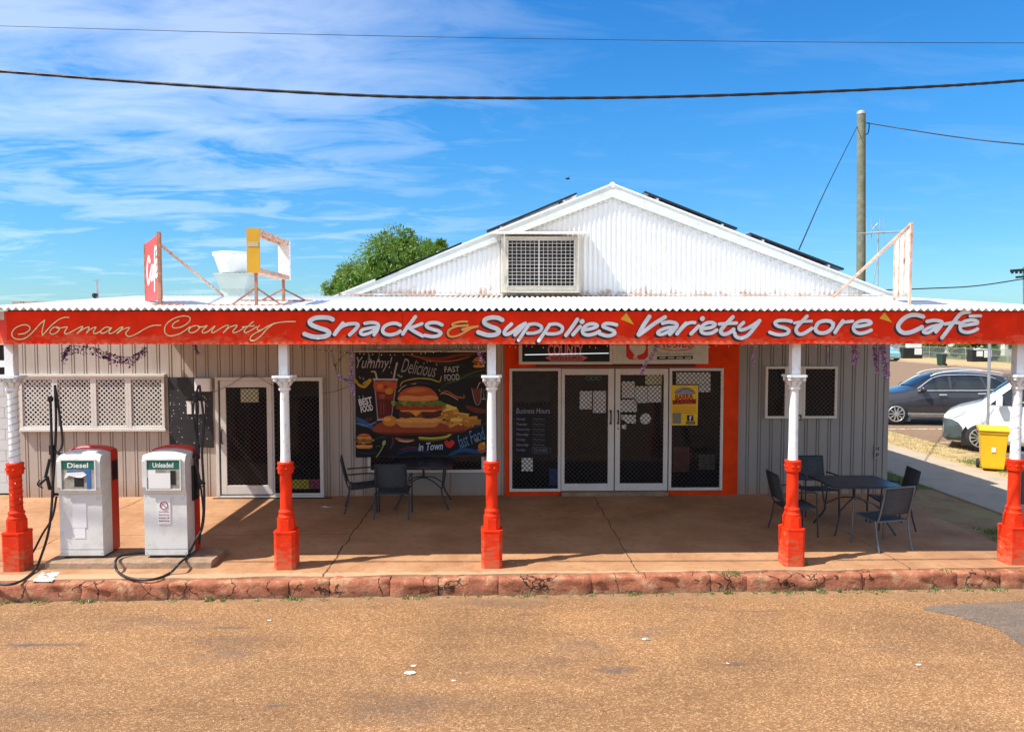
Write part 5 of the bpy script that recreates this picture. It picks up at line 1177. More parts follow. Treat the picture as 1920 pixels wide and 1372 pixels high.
g.build('frame', M['rustpink'], t)
g = MB(); z_ = (zt+zbm)/2+.05; g.box(xl+.01, xf-.01, y0-.004, y0-.001, z_, z_+.06); g.build('faded_patch', mat('faded_patch', (.5, .4, .24), .6), t)
for (yy, pxl) in ((y0+.1, 474), (y1-.1, 533)):
    xm = (xl+xf)/2; g = MB(); rz = RZ(yy); g.bar((xm, yy, rz-.02), (xm, yy, zbm), .035, .035); hz_ = rz+.32*(zbm-rz)*1.7
    for dx in (-.32, .32): g.bar((xm+dx, yy, rz), (xm, yy, hz_), .022, .022)
    g.bar((xm-.62, yy, rz+.0), (xm+.42, yy, rz+.0), .03, .02); g.build('leg', M['rust'], t)
# right blank sign frame
a = AY(1707, 500, 9.8); b = AY(1678, 500, 11.5); z1a, z1b = AY(1706, 419, 9.8).z, AY(1678, 449, 11.5).z; z0a, z0b = AY(1708, 549, 9.8).z, AY(1681, 558, 11.5).z
t = thing('blank_roof_sign', 'blank white roof sign in a rusty frame at the right of the verandah roof', 'sign', (a.x, a.y, RZ(a.y)))
zl, zh = (z0a+z0b)/2, (z1a+z1b)/2; A0 = Vector((a.x, a.y, 0)); B0 = Vector((b.x, b.y, 0)); up = Vector((0, 0, 1)); g = MB(); d = B0-A0; nrm = Vector((d.y, -d.x, 0)).normalized()
for i in range(3):
    p = A0+d*(i/3+.012); q = A0+d*((i+1)/3-.012); g.prism([p+up*(zl+.02), q+up*(zl+.02), q+up*(zh-.02), p+up*(zh-.02)], nrm*.012)
g.build('panel', M['plainwhite'], t); g = MB()
for i in range(4): p = A0+d*(i/3); g.bar(p+up*zl, p+up*zh, .03, .03)
g.bar(A0+up*zl, B0+up*zl, .03, .03); g.bar(A0+up*zh, B0+up*zh, .035, .03); g.bar(A0+up*(RZ(a.y)-.01), A0+up*zl, .03, .03); g.bar(B0+up*(RZ(b.y)-.01), B0+up*zl, .03, .03)
g.build('frame', M['rustpink'], t); g = MB(); e = AY(1562, 560, 12.4); g.bar(A0+up*zh, (e.x, 12.4, RZ(12.4)), .035, .03); g.build('brace', M['rustpink'], t)
# exhaust fan
YX = 15.6; p = AY(444, 553, YX); s_ = (AY(448, 500, YX).x-AY(348, 500, YX).x)/100; zt = lambda py: AY(447, py, YX).z
t = thing('exhaust_fan', 'white bowl-shaped roof exhaust fan on a square hopper behind the yellow sign frame', 'vent', (p.x, YX, 3.5))
g = MB(); x = p.x; g.lathe([(30*s_, zt(513)), (31*s_, zt(508)), (37*s_, zt(490)), (40*s_, zt(482)), (42*s_, zt(481)), (42*s_, zt(475)), (38*s_, zt(475)), (28*s_, zt(500)), (0.01, zt(500))], (x, YX, 0), 28, cap=False); g.build('bowl', M['fibre'], t)
g = MB(); h1, h0 = 33*s_, 23*s_
for (w1, z1_, w0, z0_) in ((h1, zt(514), h1*.98, zt(518)), (h1*.93, zt(518), h0, zt(543)), (h0*.98, zt(543), h0*.98, 3.4)):
    v = [(x+sx*w, YX+sy*w, z) for (w, z) in ((w1, z1_), (w0, z0_)) for sx, sy in ((-1, -1), (1, -1), (1, 1), (-1, 1))]; g.add(v, [(0, 1, 2, 3), (4, 0, 3, 7), (5, 1, 0, 4), (6, 2, 1, 5), (7, 3, 2, 6)])
g.build('hopper', mat('pale_green_tin', (.42, .50, .46), .5, var=.1), t)
g = MB(); g.lathe([(30*s_, zt(516)), (30*s_, zt(512))], (x, YX, 0), 24); g.build('neck', M['black'], t)
# vent pipes on the left roof
t = thing('vent_pipes', 'thin grey capped vent pipe with a short black elbow on the left roof', 'pipe', AY(183, 573, 14.5)); g = MB(); a, b = AY(186, 573, 14.5), AY(181, 526, 14.5); g.tube([(a.x, a.y, a.z-.3), b], .022, 8); g.bar(b-Vector((.05, 0, 0)), b+Vector((.05, 0, 0)), .03, .03); g.build('pipe', M['galv'], t)
g = MB(); a = AY(180, 573, 14.4); c = AY(178, 554, 14.4); g.tube(spl([(a.x, a.y, a.z-.3), a, c+Vector((.0, 0, -.03)), c+Vector((-.02, -.04, 0))], 5), .025, 8); g.lathe([(.045, -.03), (.045, .03)], c, 12, axis='y'); g.build('elbow', M['black'], t)
# solar panels
def solar(pxa, pya, pxb, pyb, label):
    Y0 = YW-.10; a, b = AY(pxa, pya, Y0), AY(pxb, pyb, Y0); d = b-a; nn = Vector((-d.z, 0, d.x)).normalized(); nn = nn if nn.z > 0 else -nn
    t = thing('solar_panel', label, 'solar panel', a, group='solar panels on the gable roof')
    g = MB(); g.prism([a, b, b-nn*.035, a-nn*.035], (0, 1.0, 0)); g.build('panel', M['panel'], t)
    for f in (.15, .85): p = a+d*f+Vector((0, .012, 0)); g = MB(); g.prism([p+nn*.004-d*.012, p+nn*.004+d*.012, p-nn*.075+d*.012, p-nn*.075-d*.012], (0, .95, 0)); g.build('rail', M['plainwhite'], t)
solar(912, 432, 1081, 361, 'solar panel on the left slope nearest the ridge'); solar(703, 523, 865, 454, 'solar panel low on the left slope by the mango tree')
solar(1209, 358, 1383, 427, 'solar panel on the right slope nearest the ridge'); solar(1407, 436, 1583, 503, 'solar panel low on the right slope near the utility pole')
# antenna
YA = 17.0; t = thing('tv_antenna', 'television antenna on a thin mast behind the right roof slope', 'antenna', AY(1645, 560, YA)); g = MB()
g.tube([AY(1645, 560, YA), AY(1647, 430, YA)], .018, 6); g.tube([AY(1636, 540, YA), AY(1646, 480, YA)], .010, 5); g.build('mast', M['galv'], t); g = MB(); g.tube([AY(1605, 438, YA), AY(1700, 434, YA)], .016, 6); g.tube([AY(1625, 437, YA), AY(1700, 434, YA-.3)], .02, 6)
for px, y0, y1 in ((1626, 410, 458), (1634, 408, 460), (1650, 408, 432), (1657, 408, 455)): g.tube([AY(px, y0, YA), AY(px, y1, YA)], .009, 5)
g.tube([AY(1638, 420, YA), AY(1648, 437, YA)], .01, 5); g.tube([AY(1646, 418, YA), AY(1634, 432, YA)], .01, 5); g.build('elements', M['galv'], t)
# ------------------------------------------------------------------ poles and wires
YU = 28.0; t = thing('utility_pole', 'tall weathered timber utility pole behind the right roof slope', 'pole', AY(1612, 760, YU)); g = MB()
b0 = AY(1612, 760, YU); tp = AY(1615, 212, YU); g.tube([Vector((b0.x, YU, -.2)), b0.lerp(tp, .5)+Vector((.02, 0, 0)), tp], [.17, .16, .15], 14); g.build('shaft', M['wood'], t)
g = MB(); g.lathe([(.16, -.06), (.165, .03), (.1, .08)], tp, 14); g.build('cap', M['galv'], t)
g = MB(); p = AY(1622, 232, YU); g.tube(spl([p, p+Vector((.15, 0, .0)), p+Vector((.12, 0, -.35)), p+Vector((-.02, 0, -.4))], 5), .02, 6); g.build('bracket', M['black'], t)
def wire(label, pts, r, twist=False, name='power_line'):
    g = MB(); P = spl(pts, 14)
    if twist:
        n = len(P)*5; Q = [P[min(len(P)-1, int(i/5))].lerp(P[min(len(P)-1, int(i/5)+1)], (i % 5)/5) for i in range(n-4)]
        for ph in (0, math.pi): g.tube([q+Vector((0, math.cos(i*.28+ph), math.sin(i*.28+ph)))*r*.22 for i, q in enumerate(Q)], r*.85, 6)
    else: g.tube(P, r, 6)
    tag(g.build(name, M['black']), label, 'wire')
YC = 8.2
wire('thick black twisted cable sagging across the sky', [AY(-3600, -330, YC), AY(-1600, -45, YC), AY(-250, 118, YC), AY(0, 134, YC), AY(300, 157, YC), AY(650, 178, YC), AY(900, 184, YC), AY(1200, 183, YC), AY(1500, 174, YC), AY(1760, 162, YC), AY(1920, 151, YC), AY(2200, 128, YC), AY(3500, -20, YC), AY(5600, -330, YC)], .017, True)
wire('thin upper wire running across the whole sky', [AY(-3600, -90, YC+3), AY(-1800, -20, YC+3), AY(-800, 22, YC+3), AY(-250, 42, YC+3), AY(0, 49, YC+3), AY(500, 63, YC+3), AY(1000, 73, YC+3), AY(1500, 79, YC+3), AY(1920, 81, YC+3), AY(2200, 81, YC+3), AY(2900, 76, YC+3), AY(4000, 62, YC+3), AY(5600, 35, YC+3)], .0042)
wire('service wire running right from the utility pole', [AY(1627, 231, YU), AY(1700, 243, YU-1), AY(1800, 258, YU-3), AY(1920, 271, YU-5), AY(2300, 300, YU-12)], .02)
wire('slanting service wire from the utility pole down to the roof', [AY(1607, 238, YU), AY(1550, 352, 21), AY(1498, 468, 14.5)], .014)
wire('distant wire low on the right running to the far pole', [AY(1560, 547, 60), AY(1735, 541, 60), AY(1830, 536, 60), AY(1925, 522, 60)], .05)
t = thing('distant_power_pole', 'distant power pole with crossarm at the right edge of the picture', 'pole', AY(1923, 640, 70)); g = MB(); g.tube([AY(1923, 680, 70), AY(1921, 500, 70)], .15, 8); g.build('shaft', M['wood'], t)
g = MB(); g.bar(AY(1895, 508, 70), AY(1950, 504, 70), .2, .25); g.bar(AY(1905, 520, 70), AY(1945, 516, 70), .15, .2)
for px in (1898, 1906, 1914): g.tube([AY(px, 508, 70), AY(px, 513, 70)], .12, 6)
g.build('crossarm', M['black'], t)
g = MB(); c = AY(1064, 335, 40); g.lathe([(.01, -.14), (.05, -.05), (.05, .06), (.01, .14)], c, 8, axis='x'); g.add([c, c+Vector((.1, .02, .14)), c+Vector((.05, .3, .1))], [(0, 1, 2)]); g.add([c, c+Vector((.1, -.02, .14)), c+Vector((.05, -.3, .1))], [(0, 1, 2)]); tag(g.build('bird', M['black']), 'tiny dark bird flying above the left roof slope', 'bird')
# ------------------------------------------------------------------ trees and bushes
def crown_mesh(centre, rad, clumps, leaves, size, seed, flat=.85, mt=None):
    random.seed(seed); g = MB(); C = Vector(centre)
    cl = []
    for k in range(clumps):
        a = random.uniform(0, 6.283); u = random.uniform(-.55, 1); rr = math.sqrt(max(0, 1-u*u)); q = random.uniform(.62, 1.0)
        cl.append((C+Vector((rad[0]*rr*math.cos(a)*q, rad[1]*rr*math.sin(a)*q, rad[2]*u*q)), random.uniform(.17, .36)*min(rad)*1.1))
    for k in range(leaves):
        c, r = cl[k % clumps]; d = Vector([random.gauss(0, 1) for _ in range(3)]).normalized(); p = c+d*r*random.uniform(.55, 1.02)*Vector((1, 1, .85)).length/1.65
        ax = (d+Vector((random.uniform(-.8, .8), random.uniform(-.8, .8), random.uniform(-1.1, .1)))).normalized(); sd = ax.cross(d+Vector((.01, .3*random.random(), 0))).normalized(); s = size*random.uniform(.6, 1.25)
        m_ = p+ax*s*.5+d*s*.08; g.add([p, m_+sd*s*.2, p+ax*s, m_-sd*s*.2], [(0, 1, 2, 3)])
    # inner dark body of twigs and leaves so the crown is dense
    for c, r in cl:
        for _ in range(26):
            d = Vector([random.gauss(0, 1) for _ in range(3)]).normalized(); p = c+(C-c)*random.random()*.5+d*r*.35; a = Vector([random.gauss(0, 1) for _ in range(3)]).normalized(); b = a.cross(d).normalized() if a.cross(d).length > .01 else Vector((1, 0, 0)); s = size*2.2
            g.add([p-a*s, p+b*s*.6, p+a*s, p-b*s*.6], [(0, 1, 2, 3)])
    return g
def tree(name, label, centre, rad, base_z, clumps, leaves, size, seed, mt, cat='tree', group=None, tr=.16):
    c = Vector(centre); t = thing(name, label, cat, (c.x, c.y, base_z), group=group)
    crown_mesh(centre, rad, clumps, leaves, size, seed).build('crown', mt, t)
    g = MB(); g.tube(spl([(c.x, c.y, base_z-.1), (c.x+.08, c.y, (base_z+c.z)/2), (c.x-.05, c.y, c.z)], 4), [tr*(1-.045*i) for i in range(9)], 8)
    random.seed(seed)
    for k in range(6):
        a = k*1.05; g.tube(spl([(c.x, c.y, c.z-rad[2]*.7), c+Vector((math.cos(a)*rad[0]*.35, math.sin(a)*rad[1]*.35, -rad[2]*.1)), c+Vector((math.cos(a)*rad[0]*.7, math.sin(a)*rad[1]*.7, rad[2]*.3))], 4), [tr*.45*(1-.1*i) for i in range(9)], 6)
    g.build('trunk', M['bark'], t); return t
c = AY(752, 543, 27)
t = tree('mango_tree', 'dense round green mango tree rising behind the left roof slope', c, (1.98, 2.1, 1.85), 0, 62, 40000, .12, 21, M['mango'], tr=.22)
c2 = AY(668, 566, 27); crown_mesh(c2, (.95, 1.3, 1.2), 26, 12000, .12, 22).build('lower_crown', M['mango'], t)
c3 = AY(815, 500, 27.5); crown_mesh(c3, (.75, 1.0, .9), 16, 6500, .12, 23).build('side_crown', M['mango'], t)
# far side of the side street
XF = 46.0
def FB(px, Y, z=0): return AY(px, 600, Y).x
t = thing('chain_wire_fence', 'grey chain wire fence along the far side of the side street', 'fence', (45.2, 70, .05)); g = MB(); y = 56
while y < 104: g.tube([(45.2, y, 0), (45.2, y, 1.25)], .035, 6); y += 3
for z in (1.22, .65, .1): g.tube([(45.2, 56, z), (45.2, 104, z)], .025, 6)
g.build('frame', M['galv'], t); g = MB(); y = 56
while y < 104:
    g.bar((45.2, y, .08), (45.2, y+1.1, 1.2), .012, .012); g.bar((45.2, y+1.1, .08), (45.2, y, 1.2), .012, .012); y += .22
g.build('wire_mesh', M['galv'], t)
# houses
def house(label, x0, x1, y0, y1, h, hr, wm, rm, name='house'):
    t = thing(name, label, 'house', (x0, (y0+y1)/2, 0), group='houses across the side street')
    g = MB(); g.box(x0, x1, y0, y1, -.1, h); g.build('wall', wm, t)
    g = MB(); ym = (y0+y1)/2; o = .6; a = [(x0-o, y0-o, h-.1), (x1+o, y0-o, h-.1), (x1+o, y1+o, h-.1), (x0-o, y1+o, h-.1), (x0+3, ym, hr), (x1-3, ym, hr)]
    g.add(a, [(0, 1, 5, 4), (1, 2, 5), (2, 3, 4, 5), (3, 0, 4), (0, 3, 2, 1)]); g.build('roof', rm, t)
    yy = y0+1.2
    while yy < y1-1.5:
        g = MB(); frame(g, 0, 1.5, 0, 1.1, .08, -.06, .02); g.v = [(x0-.03-v[1]-.04, yy+v[0], 1.0+v[2]) for v in g.v]; w_ = g.build('window', M['plainwhite'], t)
        g = MB(); g.box(x0-.025, x0-.005, yy+.08, yy+1.42, 1.08, 2.02); g.build('pane', M['carglass'], w_); yy += 3.2
    g = MB(); g.box(x0-1.6, x0-.02, y0+.4, y0+3.4, 2.35, 2.45); g.box(x0-1.6, x0-1.5, y0+.5, y0+.6, 0, 2.35); g.box(x0-1.6, x0-1.5, y0+3.2, y0+3.3, 0, 2.35); g.build('porch', M['plainwhite'], t); return t
wm1 = mat('pale_blue_weatherboard', (.45, .52, .56), .6, var=.05); wm2 = mat('cream_weatherboard', (.58, .56, .48), .6, var=.05)
house('pale blue weatherboard house seen between the two rightmost posts', 54, 64, 62, 74, 2.9, 5.0, wm1, mat('pale_grey_roof', (.62, .66, .66), .5, var=.05))
house('cream house with a tall white roof showing above the right end of the fascia', 58, 70, 84, 98, 3.2, 5.6, wm2, mat('white_far_roof', (.70, .72, .72), .5, var=.04))
house('white house farthest left beyond the fence, behind bushes', 50, 59, 101, 112, 3.0, 5.0, mat('white_weatherboard', (.62, .64, .66), .6, var=.05), mat('blue_grey_roof', (.30, .36, .40), .5, var=.05))
random.seed(31)
for i, (x, y, r, h, lab) in enumerate([(47.5, 100, 1.5, 1.6, 'bush at the far left beyond the fence, beside the building corner'), (47.2, 84, 1.0, 1.3, 'light green bush beyond the fence left of the driveway'), (47.0, 80, 1.3, 1.5, 'bright green bush in the middle beyond the fence'),
        (47.3, 75, 1.2, 1.3, 'rounded bush behind the dark green bin'), (47.2, 70.5, 1.0, 1.1, 'low bush right of the dark green bin'), (48.0, 65, 1.4, 1.2, 'green bush beyond the fence nearest the rightmost post'), (50.5, 91, 2.2, 3.6, 'tall dark bush beside the white house'), (49.5, 84, 1.8, 3.2, 'tall dark bush behind the left crate stack'), (50.0, 77, 1.9, 3.4, 'tall bush between the bin and the cream house'), (50.5, 70, 1.8, 3.0, 'tall bush in front of the pale blue house')]):
    tree('bush', lab, (x, y, h*.62), (r, r, h*.55), .05, 22, 2600, .22, 40+i, M['bush'] if i % 2 else M['mango'], 'bush', 'bushes beyond the street fence', tr=.05)
# far bins / boxes / kerbside objects
def wheelie(label, loc, rz, mt, sc_=1.0, group=None):
    t = thing('wheelie_bin', label, 'bin', loc, rz, group); s = sc_
    g = MB()
    def ring(w, d, z): return [(-w, -d, z), (w, -d, z), (w, d, z), (-w, d, z)]
    rr = [ring(.195*s, .22*s, .06*s), ring(.20*s, .23*s, .10*s), ring(.245*s, .28*s, .80*s), ring(.262*s, .30*s, .805*s), ring(.265*s, .30*s, .86*s)]
    v = [q for r in rr for q in r]; g.add(v, [(4*i+k, 4*i+(k+1) % 4, 4*i+4+(k+1) % 4, 4*i+4+k) for i in range(4) for k in range(4)]); g.add(rr[0], [(3, 2, 1, 0)])
    g.box(-.06*s, .06*s, -.292*s, -.272*s, .25*s, .28*s) if False else None
    g.build('body', mt, t, world=False, bevel=.018*s)
    g = MB(); pr = [(-.33*s, .865*s), (-.32*s, .90*s), (-.1*s, .945*s), (.2*s, .945*s), (.31*s, .91*s), (.33*s, .865*s)]; g.prism([(-.285*s, y, z) for y, z in pr], (.57*s, 0, 0)); g.build('lid', mt, t, world=False, bevel=.015*s)
    g = MB(); g.tube([(-.2*s, .36*s, .88*s), (.2*s, .36*s, .88*s)], .016*s, 8); g.build('handle', mt, t, world=False)
    for sx in (-1, 1):
        g = MB(); g.lathe([(.10*s, -.025*s), (.10*s, .025*s)], (sx*.24*s, .24*s, .10*s), 16, axis='x'); g.build('wheel', M['tyre'], t, world=False)
    return t
p = AZ(1867, 884, -.01)
yb = wheelie('bright yellow wheelie bin on the verge beside the rightmost post', (p.x+.05, p.y+.2, -.01), R(-28), M['yellowbin'], 1.0)
g = MB(); g.box(-.045, .03, -.268, -.262, .42, .52); g.build('sticker', M['paper'], yb, world=False)
p = AZ(1765, 686, .05); wheelie('dark green wheelie bin on the far verge in front of the fence', (p.x, p.y, .05), R(-60), mat('dark_green_plastic', (.02, .045, .03), .5), 1.05)
for px, lab, w in ((1708, 'black crate stack with white panels by the far fence, left one', 2.0), (1837, 'black crate stack with white panels by the far fence, right one', 1.9)):
    Y = 76 if px < 1800 else 68; p = AY(px, 660, Y); t = thing('crate_stack', lab, 'crate', (p.x, Y, .05), group='black boxes by the far fence'); g = MB(); g.box(p.x-w/2, p.x+w/2, Y-.4, Y+.4, .05, 1.15); g.build('body', M['black'], t, bevel=.04)
    g = MB(); g.box(p.x+.15, p.x+w/2-.1, Y-.42, Y-.401, .45, 1.10); g.box(p.x-.55, p.x+.02, Y-.42, Y-.401, .55, 1.05) if px > 1800 else None; g.box(p.x-.4, p.x+.9, Y-.35, Y+.3, 1.151, 1.6 if px < 1800 else 1.22); g.build('panel', M['plainwhite'], t)
# sign pole and grey bollard
t = MB(); a, b = AY(1850, 880, 17.3), AY(1858, 560, 17.3); t.tube([Vector((a.x, 17.3, -.02)), (b.x, 17.3, 3.0)], .032, 10); tag(t.build('street_pole', M['galv']), 'thin galvanised street pole standing behind the yellow bin', 'pole')
p = AY(1916, 930, 12.6); g = MB(); g.lathe([(.055, 0), (.055, .86), (.04, .90), (.01, .905)], (p.x, 12.6, 0), 14); tag(g.build('bollard', M['bumper']), 'dark grey bollard behind the foot of the rightmost post', 'bollard')
# ------------------------------------------------------------------ vehicles (local x: 0 = nose, +x = tail)
def wheel(t, x, y, r, mt='rim', sp=10, side=-1):
    g = MB(); w = .11; s = side; y1 = y; y0 = y-s*w*2
    g.lathe([(r*.66, 0), (r*.93, 0.0), (r, .03), (r, .17), (r*.93, .2)], (x, y, r), 28, axis='y') if s < 0 else g.lathe([(r*.66, 0), (r*.93, 0.0), (r, -.03), (r, -.17), (r*.93, -.2)], (x, y, r), 28, axis='y')
    wh = g.build('wheel', M['tyre'], t, world=False); g = MB(); q = -s*.02
    g.lathe([(r*.68, 0), (r*.62, 0)], (x, y-s*.0, r), 28, axis='y', cap=False)
    for k in range(sp):
        a = 2*math.pi*k/sp; g.bar((x+math.cos(a)*r*.12, y-s*.015+s*.03, r+math.sin(a)*r*.12), (x+math.cos(a)*r*.65, y+s*.012, r+math.sin(a)*r*.65), .032, .025, up=(0, 1, 0))
    g.lathe([(r*.16, s*.0), (r*.14, s*.03)], (x, y, r), 14, axis='y'); g.tube([(x+math.cos(k*.25)*r*.66, y+s*.006, r+math.sin(k*.25)*r*.66) for k in range(25)], .018, 6, closed=True)
    g.build('rim', M[mt], wh, world=False)
    g = MB(); g.lathe([(r*.66, -s*.04), (r*.6, -s*.041)], (x, y, r), 24, axis='y'); g.build('hub', M['black'], wh, world=False)
def section(st):
    x, zb, wl, wm, zm, wb, zbelt, wt, zt = st
    h = [(wl, zb), (wm*.985, zb+.12), (wm, zm), (wb, zbelt), (wb+(wt-wb)*.55, zbelt+(zt-zbelt)*.62), (wt, zt-.05 if zt-zbelt > .1 else zt-.012), (wt*.82, zt-.005), (0, zt+.01)]
    left = [(x, -y, z) for y, z in h]; right = [(x, y, z) for y, z in reversed(h[:-1])]
    return left+right
def car_body(t, sts, mt, name='body'):
    g = MB(); S_ = [section(s) for s in sts]; k = len(S_[0]); v = [q for r in S_ for q in r]
    g.add(v, [(i*k+j, (i+1)*k+j, (i+1)*k+(j+1) % k, i*k+(j+1) % k) for i in range(len(S_)-1) for j in range(k)], sm=True)
    g.add(S_[0], [tuple(range(k))[::-1]]); g.add(S_[-1], [tuple(range(k))]); return g.build(name, mt, t, world=False)
def side_y(sts, x, z):
    for a, b in zip(sts, sts[1:]):
        if a[0] <= x <= b[0]:
            f = (x-a[0])/(b[0]-a[0]); s = [p+(q-p)*f for p, q in zip(a, b)]; h = section(s)[:7]; h = [(-p[1], p[2]) for p in h]
            for (y0, z0), (y1, z1) in zip(h, h[1:]):
                if z0 <= z <= z1: return y0+(y1-y0)*(z-z0)/max(1e-6, z1-z0)
            return h[2][0]
    return sts[0][3]
def side_panel(g, sts, poly, off=.012, mi=0, sides=(-1, 1)):
    # fan over a small grid so that the panel follows the body
    cx = sum(p[0] for p in poly)/len(poly); cz = sum(p[1] for p in poly)/len(poly)
    for s in sides:
        rings = []
        for f in (0, .35, .7, 1):
            rings.append([(cx+(x-cx)*f, s*(side_y(sts, cx+(x-cx)*f, cz+(z-cz)*f)+off), cz+(z-cz)*f) for x, z in dense(poly)])
        n = len(rings[0])
        for a, b in zip(rings, rings[1:]): g.add(a+b, [(i, (i+1) % n, n+(i+1) % n, n+i) for i in range(n)], mi)
def top_panel(g, sts, x0, x1, n=8, off=.012):
    rows = []
    for i in range(n+1):
        x = x0+(x1-x0)*i/n
        for a, b in zip(sts, sts[1:]):
            if a[0] <= x <= b[0]:
                f = (x-a[0])/(b[0]-a[0]); h = section([p+(q-p)*f for p, q in zip(a, b)])
                rows.append([(q[0]-off*.6, q[1]*.96, q[2]+off) for q in h[5:10]]); break
    k = 5; v = [q for r in rows for q in r]
    g.add(v, [(i*k+j, (i+1)*k+j, (i+1)*k+j+1, i*k+j+1) for i in range(len(rows)-1) for j in range(k-1)], sm=True)
def dense(poly):
    out = []
    for i, p in enumerate(poly):
        q = poly[(i+1) % len(poly)]
        for k in range(4): out.append((p[0]+(q[0]-p[0])*k/4, p[1]+(q[1]-p[1])*k/4))
    return out
def arch(g, sts, x, r, off=.008, s=-1):
    n = 20; ring = []
    ys = side_y(sts, x, r)+off
    g.add([(x, s*ys, r)]+[(x+r*1.17*math.cos(math.pi*k/n), s*ys, r*.95+r*1.17*math.sin(math.pi*k/n)) for k in range(n+1)]+[(x-r*1.17, s*ys, r*.35), (x+r*1.17, s*ys, r*.35)], [tuple(range(1, n+2))+(n+2, n+3)])
def make_suv(label, paint, loc, rz=0):
    t = thing('parked_suv', label, 'car', loc, rz)
    sts = [(0, .42, .60, .70, .58, .62, .72, .50, .78), (.06, .30, .72, .80, .60, .74, .80, .60, .88), (.25, .25, .80, .88, .62, .82, .90, .66, .96), (.7, .24, .84, .915, .66, .86, .97, .70, 1.03), (1.15, .24, .85, .92, .68, .87, 1.02, .72, 1.09),
           (1.42, .24, .85, .92, .68, .88, 1.05, .70, 1.18), (1.9, .24, .85, .92, .70, .88, 1.07, .64, 1.48), (2.25, .24, .85, .92, .70, .88, 1.08, .62, 1.61), (2.7, .24, .85, .92, .72, .88, 1.10, .62, 1.66), (3.3, .24, .85, .92, .74, .88, 1.13, .62, 1.65),
           (3.85, .25, .85, .92, .76, .88, 1.17, .62, 1.60), (4.15, .28, .84, .915, .78, .87, 1.19, .62, 1.55), (4.40, .32, .82, .90, .78, .84, 1.15, .64, 1.25), (4.52, .36, .78, .88, .78, .80, 1.02, .66, 1.08), (4.60, .45, .70, .82, .75, .76, .92, .62, .96)]
    bd = car_body(t, sts, paint); g = MB()
    for pl in ([(1.55, 1.13), (2.05, 1.49), (2.42, 1.56), (2.42, 1.13)], [(2.50, 1.13), (2.50, 1.565), (3.32, 1.57), (3.45, 1.19), (3.42, 1.14)], [(3.52, 1.20), (3.42, 1.55), (3.72, 1.535), (3.98, 1.36), (3.75, 1.22)]): side_panel(g, sts, pl)
    top_panel(g, sts, 1.46, 2.2); top_panel(g, sts, 4.17, 4.42); g.build('window', M['carglass'], bd, world=False)
    g = MB()
    for s in (-1, 1): g.tube(spl([(1.95, s*.60, 1.55), (2.25, s*.62, 1.665), (3.0, s*.62, 1.735), (3.8, s*.61, 1.70), (4.05, s*.60, 1.63)], 5), .024, 6); g.tube(spl([(1.5, s*.885, 1.10), (2.5, s*.895, 1.118), (3.4, s*.90, 1.135), (3.9, s*.86, 1.19)], 5), .014, 5); g.tube(spl([(1.5, s*.84, 1.16), (2.05, s*.66, 1.52), (2.7, s*.655, 1.60), (3.5, s*.65, 1.58), (3.9, s*.68, 1.45)], 5), .013, 5)
    g.build('trim', M['chrome'], t, world=False); g = MB()
    for s in (-1, 1): side_panel(g, sts, [(1.15, .27), (3.55, .27), (3.55, .42), (1.15, .40)], .02, 0, (s,))
    g.build('sill', M['galv'], t, world=False); g = MB()
    for s in (-1, 1):
        for xw in (.86, 3.63): arch(g, sts, xw, .37, .006, s)
    g.build('wheel_arch', M['bumper'], t, world=False)
    for s in (-1, 1):
        for xw in (.86, 3.63): wheel(t, xw, s*.935, .36, side=s)
    g = MB(); [g.tube([(xh, s*.93, zz), (xh+.22, s*.93, zz+.005)], .018, 6) for s in (-1, 1) for xh, zz in ((2.1, .98), (3.22, 1.03))]; g.build('door_handle', M['chrome'], t, world=False)
    for s in (-1, 1):
        g = MB(); g.lathe([(.02, -.10), (.085, -.06), (.09, .05), (.03, .09)], (1.62, s*1.0, 1.16), 12, axis='y'); g.build('mirror', paint, t, world=False)
        g = MB(); side_panel(g, sts, [(4.05, 1.10), (4.42, 1.13), (4.42, 1.0), (4.15, .98)], .014, 0, (s,)); g.build('tail_light', M['redlamp'], t, world=False)
        g = MB(); side_panel(g, sts, [(.08, .78), (.55, .90), (.5, .80), (.1, .68)], .014, 0, (s,)); g.build('headlight', M['lamp'], t, world=False)
    g = MB(); [g.tube([(xx, s*.885, zz) for xx, zz in ((2.46, .45), (2.46, 1.1))], .004, 4) for s in (-1, 1)]; g.build('door_gap', M['black'], t, world=False)
    return t
p = AZ(1680, 797, -.02)
make_suv('dark grey sport utility car parked side-on beyond the building corner', M['suv'], tuple(Vector((p.x, p.y, -.02))-Matrix.Rotation(R(-11), 3, 'Z') @ Vector((.86, -.935, 0))), R(-11))
make_suv('pale blue car on the far side street, mostly hidden by the building corner', M['tealcar'], (37.9, 70.5, -.02), R(93))
